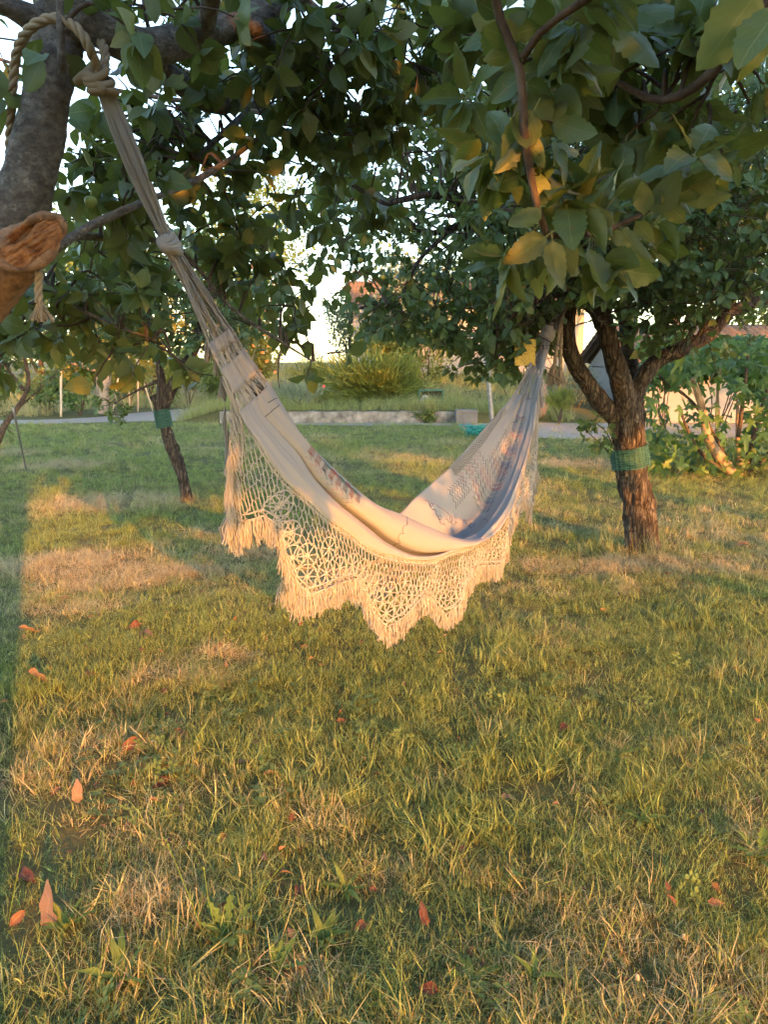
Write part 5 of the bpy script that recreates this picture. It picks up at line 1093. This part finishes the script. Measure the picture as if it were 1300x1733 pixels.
FP = np.concatenate([FP, [onplane(x_, y_, .10) for x_, y_ in zip(np.linspace(390, 386, 16), np.linspace(765, 880, 16))]+[onplane(x_, y_, .12) for x_, y_ in ((404, 886), (409, 884), (414, 881), (419, 879), (424, 878), (429, 878))]])
print('tassels', len(FP))
for p in FP:
    o = bpy.data.objects.new('tassel', TM[r_.integers(0, 6)]); COL.objects.link(o); o.parent = panel; o.location = tuple(p-wloc(panel)+N3*.004*r_.normal()); o.rotation_euler = (r_.normal(0, .05), r_.normal(0, .05), r_.uniform(0, 6.28)); sc_ = r_.uniform(.85, 1.08); o.scale = (1, 1, sc_)
BOT2 = BOT
panel2, FP2, _, _ = lace('lace_panel', -.17, -.05, -.09, BOT2, 12, .80, .62); fr2 = Acc()
for q, p in enumerate(FP2[::2]):
    for V_, Qs in [(v, f) for v, f in zip(tassel_acc(800+q % 5, FR, .010).V, tassel_acc(800+q % 5, FR, .010).Q)]: fr2.add(V_+p, Qs-Qs.min())
tag(fr2.build('far_fringe', CORD, panel2), kind='stuff')
def loose_tassel(p, ln, wd, n, seed, parent, mat=None, rad=.002, name='loose_fringe'):
    r_ = np.random.default_rng(seed); a = Acc()
    for k in range(n):
        e = r_.normal(0, wd, 2); l_ = ln*r_.uniform(.8, 1.08); mm = r_.normal(0, wd*.3, 2)
        a.tube(spline([p+[0, 0, .004], p+np.array([e[0]*.3+mm[0], e[1]*.3, -l_*.35]), p+np.array([e[0]*.8, e[1]*.8, -l_*.75]), p+np.array([e[0], e[1], -l_])], 7), rad, 4, cap=False)
    return a.build(name, mat or CORD, parent)
for x_, y_, ln in [(349, 578, .06), (353, 580, .06), (351, 574, .055), (374, 636, .075), (378, 640, .075), (364, 604, .06), (380, 690, .10), (383, 715, .12), (386, 730, .12), (388, 745, .12)]: loose_tassel(onplane(x_, y_, .0), ln, .007, 12, int(x_), ham)
for x_, y_ in [(917, 655), (912, 668), (918, 640)]: loose_tassel(onplane(x_, y_, .1), .12, .012, 10, int(x_), ham, rad=.003)
# lace flopped inward over the far edge at the right
a = Acc(); r_ = np.random.default_rng(31)
def flop(f, d): P, Nn = surf(f, .12+d*.075); return P+Nn*.006*np.sign(((np.array([0, 0, CAM_H])-P)*Nn).sum(-1))[:, None]+np.array([0, 0, .006])
f0, f1 = .68, .88
for r in range(7):
    for c in range(34):
        fa = f0+(c+(.5 if r % 2 else 0))/34*(f1-f0); da = f0+(c+(0 if r % 2 else .5))/34*(f1-f0); db = da-(f1-f0)/34*(1 if r % 2 == 0 else -1); d0 = r/7*1.0
        a.tube(flop(np.array([fa, fa]), np.array([d0, d0+.075])), .003, 4, cap=False); a.tube(flop(np.array([fa, da]), np.array([d0+.075, d0+.143])), .003, 4, cap=False); a.tube(flop(np.array([fa, db]), np.array([d0+.075, d0+.143])), .003, 4, cap=False)
a.build('folded_lace', CORD, ham)

# embroidery: find the cloth parameters under a pixel, then sew lines on the surface
FFg, WWg = np.meshgrid(f01, ww); GX, GY, GF = proj(SURF)
def param(px, py, wlo, whi):
    m = (WWg >= wlo) & (WWg <= whi); e = np.where(m, (GX-px)**2+(GY-py)**2, 1e9); k = np.argmin(e); return FFg.ravel()[k], WWg.ravel()[k]
def sew(lines, color, rad=.0016, side=1):
    a = Acc()
    for f, w_ in lines:
        P, Nn = surf(f, w_); toc = np.sign(((np.array([0, 0, CAM_H])-P)*Nn).sum(-1))[:, None]; toc = np.sign(toc.mean()+1e-6); a.tube(P+Nn*toc*.0035, rad, 4, cap=False)
    return a.build('embroidery', THREADS[color], cloth)
dF = 1.0/(aR-aL)      # one metre in the f parameter, roughly
def zig_block(px, py, wlo, whi, lf, lw, nl, teeth, colors, rad=.0017, along=True):
    """rows of zigzag running across the cloth, stacked along its length"""
    fc, wc_ = param(px, py, wlo, whi)
    for ci, col in enumerate(colors):
        ls = []
        for k in range(ci, nl, len(colors)):
            f = fc+(k/(nl-1)-.5)*lf; w_ = np.linspace(wc_-lw/2, wc_+lw/2, teeth*2+1); z_ = np.where(np.arange(teeth*2+1) % 2, 1, -1)*lf/nl*.42; ls.append((np.clip(f+z_, 0, 1), np.clip(w_, 0, 1)))
        sew(ls, col, rad)
NEARW, INW = (.54, .72), (.16, .52)
zig_block(552, 822, .58, .71, .075, .075, 9, 2, ['navy', 'red', 'pink', 'teal'], .0011)
zig_block(566, 810, .55, .67, .085, .05, 8, 5, ['red', 'pink', 'navy'], .0011)
zig_block(575, 815, .54, .62, .05, .035, 5, 3, ['teal', 'red'], .0011)
zig_block(868, 752, *INW, .10, .12, 12, 6, ['navy', 'blue', 'teal', 'red'], .0014)
zig_block(850, 775, *INW, .07, .10, 8, 6, ['blue', 'navy', 'pink'], .0014)
zig_block(828, 828, *INW, .085, .13, 10, 7, ['blue', 'red', 'navy', 'teal'], .0014)
zig_block(843, 808, *INW, .05, .11, 6, 6, ['red', 'pink', 'blue'], .0014)
zig_block(812, 800, *INW, .05, .09, 6, 5, ['red', 'pink', 'navy'], .0014)
zig_block(790, 795, *INW, .05, .05, 6, 3, ['red', 'pink', 'teal'], .0014)
zig_block(778, 830, *INW, .05, .05, 7, 3, ['black', 'navy'], .0013)
zig_block(820, 845, *INW, .05, .07, 6, 4, ['teal', 'blue'], .0014)
def squiggle(pts, wlo, whi, color='navy', loops=0, rad=.0011):
    q = np.array([param(x_, y_, wlo, whi) for x_, y_ in pts]); n = 40; s_ = spline(np.c_[q, np.zeros(len(q))], n)[:, :2]
    if loops:
        t_ = np.linspace(0, loops*2*np.pi, n); k = np.exp(-((np.linspace(0, 1, n)-.5)/.22)**2); s_ = s_+np.c_[np.sin(t_)*.006*k, np.cos(t_)*.008*k]
    sew([(s_[:, 0], s_[:, 1])], color, rad)
squiggle([(688, 876), (684, 895), (676, 915), (664, 925)], .54, .78, 'navy', 5)
squiggle([(446, 703), (458, 697), (468, 688)], .55, .76, 'black', 0, .0014); squiggle([(452, 682), (462, 676), (468, 674)], .5, .7, 'black')
for p in ([(722, 848), (730, 858), (738, 868)], [(735, 868), (745, 880), (752, 886)], [(755, 880), (765, 884), (775, 887)], [(785, 884), (797, 888), (806, 886)], [(866, 714), (876, 712), (886, 708)], [(884, 704), (890, 706)], [(818, 880), (826, 884)]): squiggle(p, .16, .52, 'navy', 3 if len(p) > 2 else 0, .0014)
squiggle([(718, 846), (760, 872), (800, 880)], .16, .52, 'pink', 0, .001)

# ------------------------------------------------------------------ ropes
def rope(name, label, path, rad, n=160, turns=None, ends=(), base=None):
    P = spline(path, n); t, U, Wv = frames(P); L_ = np.linalg.norm(np.diff(P, axis=0), axis=1).sum(); turns = turns or L_/(rad*7); o = empty(name, path[0] if base is None else base, label, 'rope')
    for k in range(3):
        an = np.linspace(0, turns*2*np.pi, n)+k*2.0944; Acc().tube(P+(np.cos(an)[:, None]*U+np.sin(an)[:, None]*Wv)*rad*.52, rad*.56, 8).build('strand', ROPE, o)
    for (p, ln, wd, m) in ends: loose_tassel(np.asarray(p), ln, wd, m, 5, o, ROPE, .0016, 'frayed_end')
    return o
tc, trad = lambda y_: at(np.interp(y_, [50, 130, 240, 350], [100, 88, 62, 30]), y_, 2.26), .105
def around(y_, tilt, rr, n=14, a0=0., a1=2*np.pi):
    c = tc(y_); th = np.linspace(a0, a1, n); return np.stack([c[0]+np.cos(th)*rr, c[1]+np.sin(th)*rr, c[2]+tilt*np.cos(th)+.0*th], 1)
loop1 = around(70, -.035, .108, 16, math.pi*.95, math.pi*2.55)
loopA = np.concatenate([[at(16, 260, 2.30), at(18, 200, 2.24), at(22, 140, 2.2), at(30, 85, 2.17), at(50, 50, 2.13)], [at(85, 32, 2.12), at(115, 38, 2.12), at(138, 58, 2.12), at(150, 80, 2.13), at(162, 110, 2.17), at(166, 135, 2.2)]])
rope('rope', 'thick twisted jute rope looped over the left trunk, hanging at its left side', loopA, .0125, 240)
loopB = np.array([at(168, 128, 2.2), at(178, 105, 2.2), at(174, 78, 2.22), at(160, 58, 2.28), at(130, 45, 2.38), at(80, 48, 2.42), at(48, 62, 2.34), at(40, 85, 2.25), at(52, 100, 2.17)])
rope('rope', 'second turn of jute rope around the left trunk beside the knot', loopB, .0125, 160)
kn = Acc()
for k in range(3):
    th = np.linspace(0, 2*np.pi, 22); d = nrm(knL-topL); u = nrm(np.cross(d, [0, 1, 0])); v = np.cross(d, u); kn.tube(topL+d*(-.022+k*.022)+(np.cos(th)[:, None]*u*.03+np.sin(th)[:, None]*v*.022)+d*(.012*np.sin(th+k))[:, None], .011, 8, cap=False)
kn.tube(spline([topL+[-.06, 0, -.0], topL+[-.02, -.02, .012], topL+[.02, -.015, -.03]], 8), .012, 8)
placed(kn, 'rope_knot', ROPE, topL, 'jute knot tying the left hammock cords to the rope', 'knot')
rope('rope_tail', 'short jute rope tail with frayed orange lit end below the cut stub', np.array([at(62, 425, 2.16), at(66, 460, 2.12), at(65, 490, 2.12), at(66, 512, 2.12)]), .0105, 60, ends=[(at(66, 510, 2.12), .052, .014, 60)])
rope('rope_tail', 'pair of jute rope ends with frayed tips hanging by the right tree', np.array([at(936, 648, 5.2), at(941, 600, 5.2), at(948, 555, 5.22), at(958, 520, 5.3), at(975, 505, 5.45), at(985, 512, 5.7), at(972, 520, 5.85), at(955, 522, 5.7), at(950, 530, 5.35), at(950, 570, 5.22), at(949, 610, 5.2), at(950, 640, 5.2)]), .0125, 300, ends=[(at(937, 615, 5.2), .15, .03, 60), (at(949, 620, 5.2), .13, .02, 40)])

# yellow sticky trap hung in the right tree
c = at(889, 597, 5.0); r = empty('sticky_trap', c, 'yellow insect trap card speckled with flies under the right tree', 'insect trap'); a = Acc(); a.box(c-[.066, .002, .082], c+[.066, .002, .082]); a.build('card', TRAP, r, smooth=False)
Acc().tube(spline([c+[0, 0, .075], c+[.01, .01, .16], c+[.02, .1, .3]], 8), .0012, 5).build('hanging_wire', METAL_G, r)

# ------------------------------------------------------------------ fallen leaves and weeds on the lawn
FALL_T = [leaf_template(.55, .5, .35, 6, .25, .5, 41), leaf_template(.6, .9, -.3, 6, .25, -.3, 42), leaf_template(.5, .25, .55, 6, .2, .7, 43)]
FALL = [(133, 1360, 34, 'pale pink fallen leaf standing upright in the lower left grass', .8, 1), (88, 1558, 62, 'tall pale fallen leaf standing beside the plantain rosette, lower left', .85, 1), (42, 1485, 36, 'dark brown curled leaf left of the upright pale leaf', .1, 0), (30, 1568, 24, 'small orange brown leaf at the left edge near the plantain', .5, 0), (952, 1234, 24, 'bright red folded leaf alone on the right half of the lawn', .02, 0),
        (862, 1348, 26, 'narrow tan leaf lying right of the lawn centre', .7, 0), (748, 1392, 24, 'reddish leaf on a dark weed below the lawn centre', .15, 0), (722, 1556, 32, 'red leaf standing on edge among long grass, bottom centre', .05, 1), (724, 1676, 30, 'red leaf lowest in the picture, bottom centre', .03, 0), (145, 1138, 30, 'pointed pink leaf lying in the left lawn', .75, 0), (64, 1154, 38, 'flat orange tan leaf at the left below the shaded strip', .6, 0),
        (98, 1244, 26, 'golden brown leaf near the left edge, mid lawn', .4, 0), (158, 1262, 34, 'flat salmon leaf right of the golden brown leaf', .65, 0), (222, 1270, 30, 'crumpled rust leaf among clover, left lawn', .2, 0), (300, 1242, 42, 'broad tan leaf among clover left of centre', .7, 0), (154, 1175, 16, 'small round orange red leaf in the left lawn', .1, 0), (237, 1044, 16, 'round orange leaf glowing in the sunlit patch', .3, 0), (250, 1074, 24, 'tan pink leaf in the grass below the sunlit patch', .72, 0),
        (46, 1072, 24, 'grey pink leaf at the edge of the shaded strip', .75, 0), (228, 1064, 22, 'dark curled leaf beside the tan pink one under the sunlit patch', .12, 0), (278, 1168, 18, 'small rust leaf left of the hay tuft', .2, 0), (350, 1165, 22, 'orange leaf under the yellow hay tuft', .35, 0), (415, 1286, 26, 'flat peach leaf left of the lawn centre', .68, 0), (275, 1322, 28, 'dark red leaf under clover, left of centre', .0, 0), (405, 1358, 24, 'brown leaf beside clover, centre left', .25, 0), (262, 1362, 24, 'grey tan folded leaf centre left', .72, 0),
        (380, 1536, 22, 'dark rust leaf behind the toothed dandelion', .08, 0), (608, 1565, 24, 'orange leaf by the broad rosette', .3, 0), (370, 1096, 22, 'dark leaf on the hay lump left of the fringe', .1, 0), (460, 1028, 18, 'small orange leaf in grass left of the lowest fringe', .3, 0), (815, 1630, 20, 'brown leaf on the dark dock weed', .2, 0), (1256, 925, 17, 'straw pink leaf right of the right trunk', .7, 0), (576, 1216, 16, 'tiny rust leaf under the hammock centre', .2, 0), (505, 1500, 26, 'rust leaf half hidden above the broad rosette', .15, 0), (110, 1012, 22, 'pale leaf in the hay of the sunlit patch', .75, 0)]
FALL_T = [(v+np.random.default_rng(9+k).normal(0, .035, v.shape)*np.array([1, .3, 1.3]), q, u) for k, (v, q, u) in enumerate(FALL_T)]
r_ = np.random.default_rng(1234); fm = {}
for px, py, sz, lb, tint, up in FALL:
    p = onground(px, py+sz*.3); p[2] = float(gz(np.array(p[0]), np.array(p[1])))+.024; s_ = sz/1300*.82*np.linalg.norm(p-np.array([0, 0, CAM_H])); key = (int(r_.integers(0, 3)), round(tint, 1))
    if key not in fm:
        tvv, tq, tuv = FALL_T[key[0]]; me = mk('fallen_leaf', tvv, tq, uv=tuv, attr={'tint': np.full(len(tvv), tint)}); fm[key] = me
        m2 = LEAF_FALLEN.copy(); m2.name = 'fallen_leaf_%02d' % int(tint*10); rr_ = [n for n in m2.node_tree.nodes if n.bl_idname == 'ShaderNodeValToRGB'][0]
        for l in list(rr_.inputs[0].links): m2.node_tree.links.remove(l)
        rr_.inputs[0].default_value = tint; me.materials.append(m2)
    o = bpy.data.objects.new('fallen_leaf', fm[key]); COL.objects.link(o); tag(o, lb, 'leaf', 'fallen leaves on the lawn')
    view = nrm(p-np.array([0, 0, CAM_H])); 
    if up: d = nrm(np.array([r_.normal(0, .3), r_.normal(0, .2), 1])); nn = nrm(-view+r_.normal(0, .3, 3))
    else: an = r_.uniform(0, 6.28); d = nrm(np.array([math.cos(an), .6*math.sin(an), r_.uniform(.0, .35)])); nn = nrm(np.array([0, 0, 1.])+r_.normal(0, .35, 3)-view*.5)
    side = nrm(np.cross(d, nn)); nn = np.cross(side, d); s_ *= 1.15 if up else 1.25; q = p-d*s_*(.15 if up else .5)
    o.matrix_world = Matrix(((side[0]*s_, d[0]*s_, nn[0]*s_, q[0]), (side[1]*s_, d[1]*s_, nn[1]*s_, q[1]), (side[2]*s_, d[2]*s_, nn[2]*s_, q[2]), (0, 0, 0, 1)))
WT = [leaf_template(.17, .35, .25, 6, 0, .1, 51), leaf_template(.23, .3, .45, 6, 0, -.1, 52)]
def toothed(seed):
    r_ = np.random.default_rng(seed); V, Q, UV = [], [], []; n = 11
    for k in range(n):
        t = k/(n-1); hw = (.04+.09*t)*(1.5 if k % 2 else .5) if k < n-2 else (.10 if k == n-2 else .0)
        for s in (-1, 0, 1): V.append([s*hw, t, -.25*t*t+abs(s)*hw*.3+r_.normal(0, .006)]); UV.append([.5+.5*s, t])
    Q = [[3*k+c, 3*k+c+1, 3*k+c+4, 3*k+c+3] for k in range(n-1) for c in range(2)]; return np.array(V), np.array(Q), np.array(UV)
DT = [toothed(61), toothed(62)]
WEEDS = [(112, 1580, 8, .10, 1.1, 'plantain rosette with long ribbed leaves beside the tall pale leaf', 'plantain', WT), (205, 1665, 7, .13, .6, 'plantain with one long leaf leaning right, bottom left', 'plantain', WT), (385, 1590, 12, .10, .9, 'toothed dandelion with upright leaves at lower left', 'dandelion', DT), (468, 1648, 7, .085, 1.2, 'small upright dandelion clump beside a clod of earth', 'dandelion', DT), (545, 1590, 18, .085, .8, 'bushy broad leaved rosette at the bottom centre', 'rosette', WT), (585, 1500, 8, .09, .6, 'loose pale plantain above the bushy rosette', 'plantain', WT),
         (798, 1665, 9, .085, .4, 'dark green dock lying flat at the bottom right of centre', 'dock', WT), (765, 1385, 10, .09, .5, 'dark broad plantain holding a reddish leaf', 'plantain', WT), (690, 1275, 8, .07, .3, 'flat dark weed just below the hammock fringe', 'weed', WT), (1085, 1400, 9, .11, .5, 'wide grey green plantain rosette on the right lawn', 'plantain', WT), (1282, 1470, 8, .10, .7, 'pale dandelion rosette cut by the right edge', 'dandelion', DT), (1045, 1295, 7, .10, 1.0, 'upright dandelion leaves above the wide plantain', 'dandelion', DT), (905, 1665, 6, .08, 1.1, 'two leaf plantain sprout at the lower right', 'plantain', WT), (1010, 1240, 8, .07, .5, 'dark flat weed right of the red folded leaf', 'weed', WT), (650, 1705, 6, .06, .5, 'rounded seedling at the very bottom of the lawn', 'seedling', WT), (355, 1185, 9, .06, .5, 'dark rosette below the hay tuft on the left', 'weed', WT), (1190, 1300, 8, .07, .6, 'small rosette in the dry patch on the right', 'weed', WT)]
for px, py, n_, ln, up, lb, cat, T_ in WEEDS:
    p = onground(px, py); p[2] = float(gz(np.array(p[0]), np.array(p[1]))); o = empty(cat if cat != 'weed' else 'lawn_weed', p, lb, cat, 'weeds in the lawn')
    for k in range(int(n_*1.4)):
        an = k*2.4+r_.normal(0, .3); d = nrm(np.array([math.cos(an), math.sin(an), up*r_.uniform(.6, 1.5)])); nn = nrm(np.array([0, 0, 1.])-d*.4); side = nrm(np.cross(d, nn)); place_leaf(leaf_mesh(T_, int(r_.integers(0, 2)), WEED), p+np.array([0, 0, .012]), d, np.cross(side, d), side, ln*r_.uniform(.45, 1.05), o)
STALKS = [(350, 1590, 285, 1430, 'stem with a seed bud leaning left of the dandelion'), (370, 1585, 345, 1470, 'straight bare stem beside the leaning bud stem'), (430, 1530, 480, 1460, 'thin stem leaning right above the dandelion'), (10, 1570, 40, 1430, 'pale branching seed stalk at the left edge'), (955, 1455, 980, 1345, 'tall green stem left of the wide plantain'), (1095, 1390, 1060, 1290, 'plantain flower stalk on the right lawn'), (1085, 1395, 1140, 1310, 'plantain stalk leaning right on the right lawn'), (1075, 1490, 1088, 1470, 'short stem with yellow bud, lower right'), (735, 1360, 745, 1310, 'thin stem rising from the dark broad plantain'), (1165, 1270, 1162, 1215, 'upright stem in the dry patch at right'), (380, 1100, 395, 1047, 'curved seed stalk left of the fringe'), (218, 1065, 222, 1000, 'tall straw stalk in the sunlit patch'), (1160, 1600, 1158, 1586, 'small pink clover bloom at the lower right'), (1192, 1610, 1192, 1595, 'clover bloom right of the small pink one'), (1080, 1670, 1079, 1655, 'lowest clover bloom at the bottom right'), (1010, 1640, 1050, 1540, 'long grass stem leaning right, lower right'), (920, 1110, 935, 1050, 'curved stalk on the lawn below the right trunk')]
for x0, y0, x1, y1, lb in STALKS:
    p = onground(x0, y0); q = at(x1, y1, p[1]+r_.normal(0, .02)); o = empty('flower_stalk', p, lb, 'stalk', 'thin stalks in the lawn'); P = spline([p-[0, 0, .01], (p+q)/2+np.array([r_.normal(0, .006), 0, .008]), q], 10); Acc().tube(P, np.linspace(.0016, .0011, 10), 5).build('stem', WEED, o)
    b = Acc(); sz = .006 if 'bloom' in lb else .003; b.tube(q+np.outer(np.linspace(-.6, 1.4, 7), nrm(q-p)*sz*1.6), sz*np.array([.3, .8, 1, 1, .9, .7, .25]), 8); b.build('seed_head', FLOWER_W if ('bloom' in lb or 'pink' in lb) else WEED, o)
c = onground(505, 1645); V, Q, T_ = tube(c+np.outer(np.linspace(-.02, .03, 8), [0, 0, 1.]), np.array([.02, .034, .038, .036, .03, .022, .012, .004]), 16); V = V+(np.stack([fbm(V*60+s, 2) for s in (0, 9, 18)], -1)-.5)*.016
placed(Acc().add(V, Q, T_), 'earth_clod', plain_mat('dry_earth', (.10, .075, .05), (.2, .16, .11), 60, .95, 4, .4), c, 'small clod of bare earth beside the bushy rosette', 'clod')

for o in bpy.data.objects:
    if '_l' in o: del o['_l']
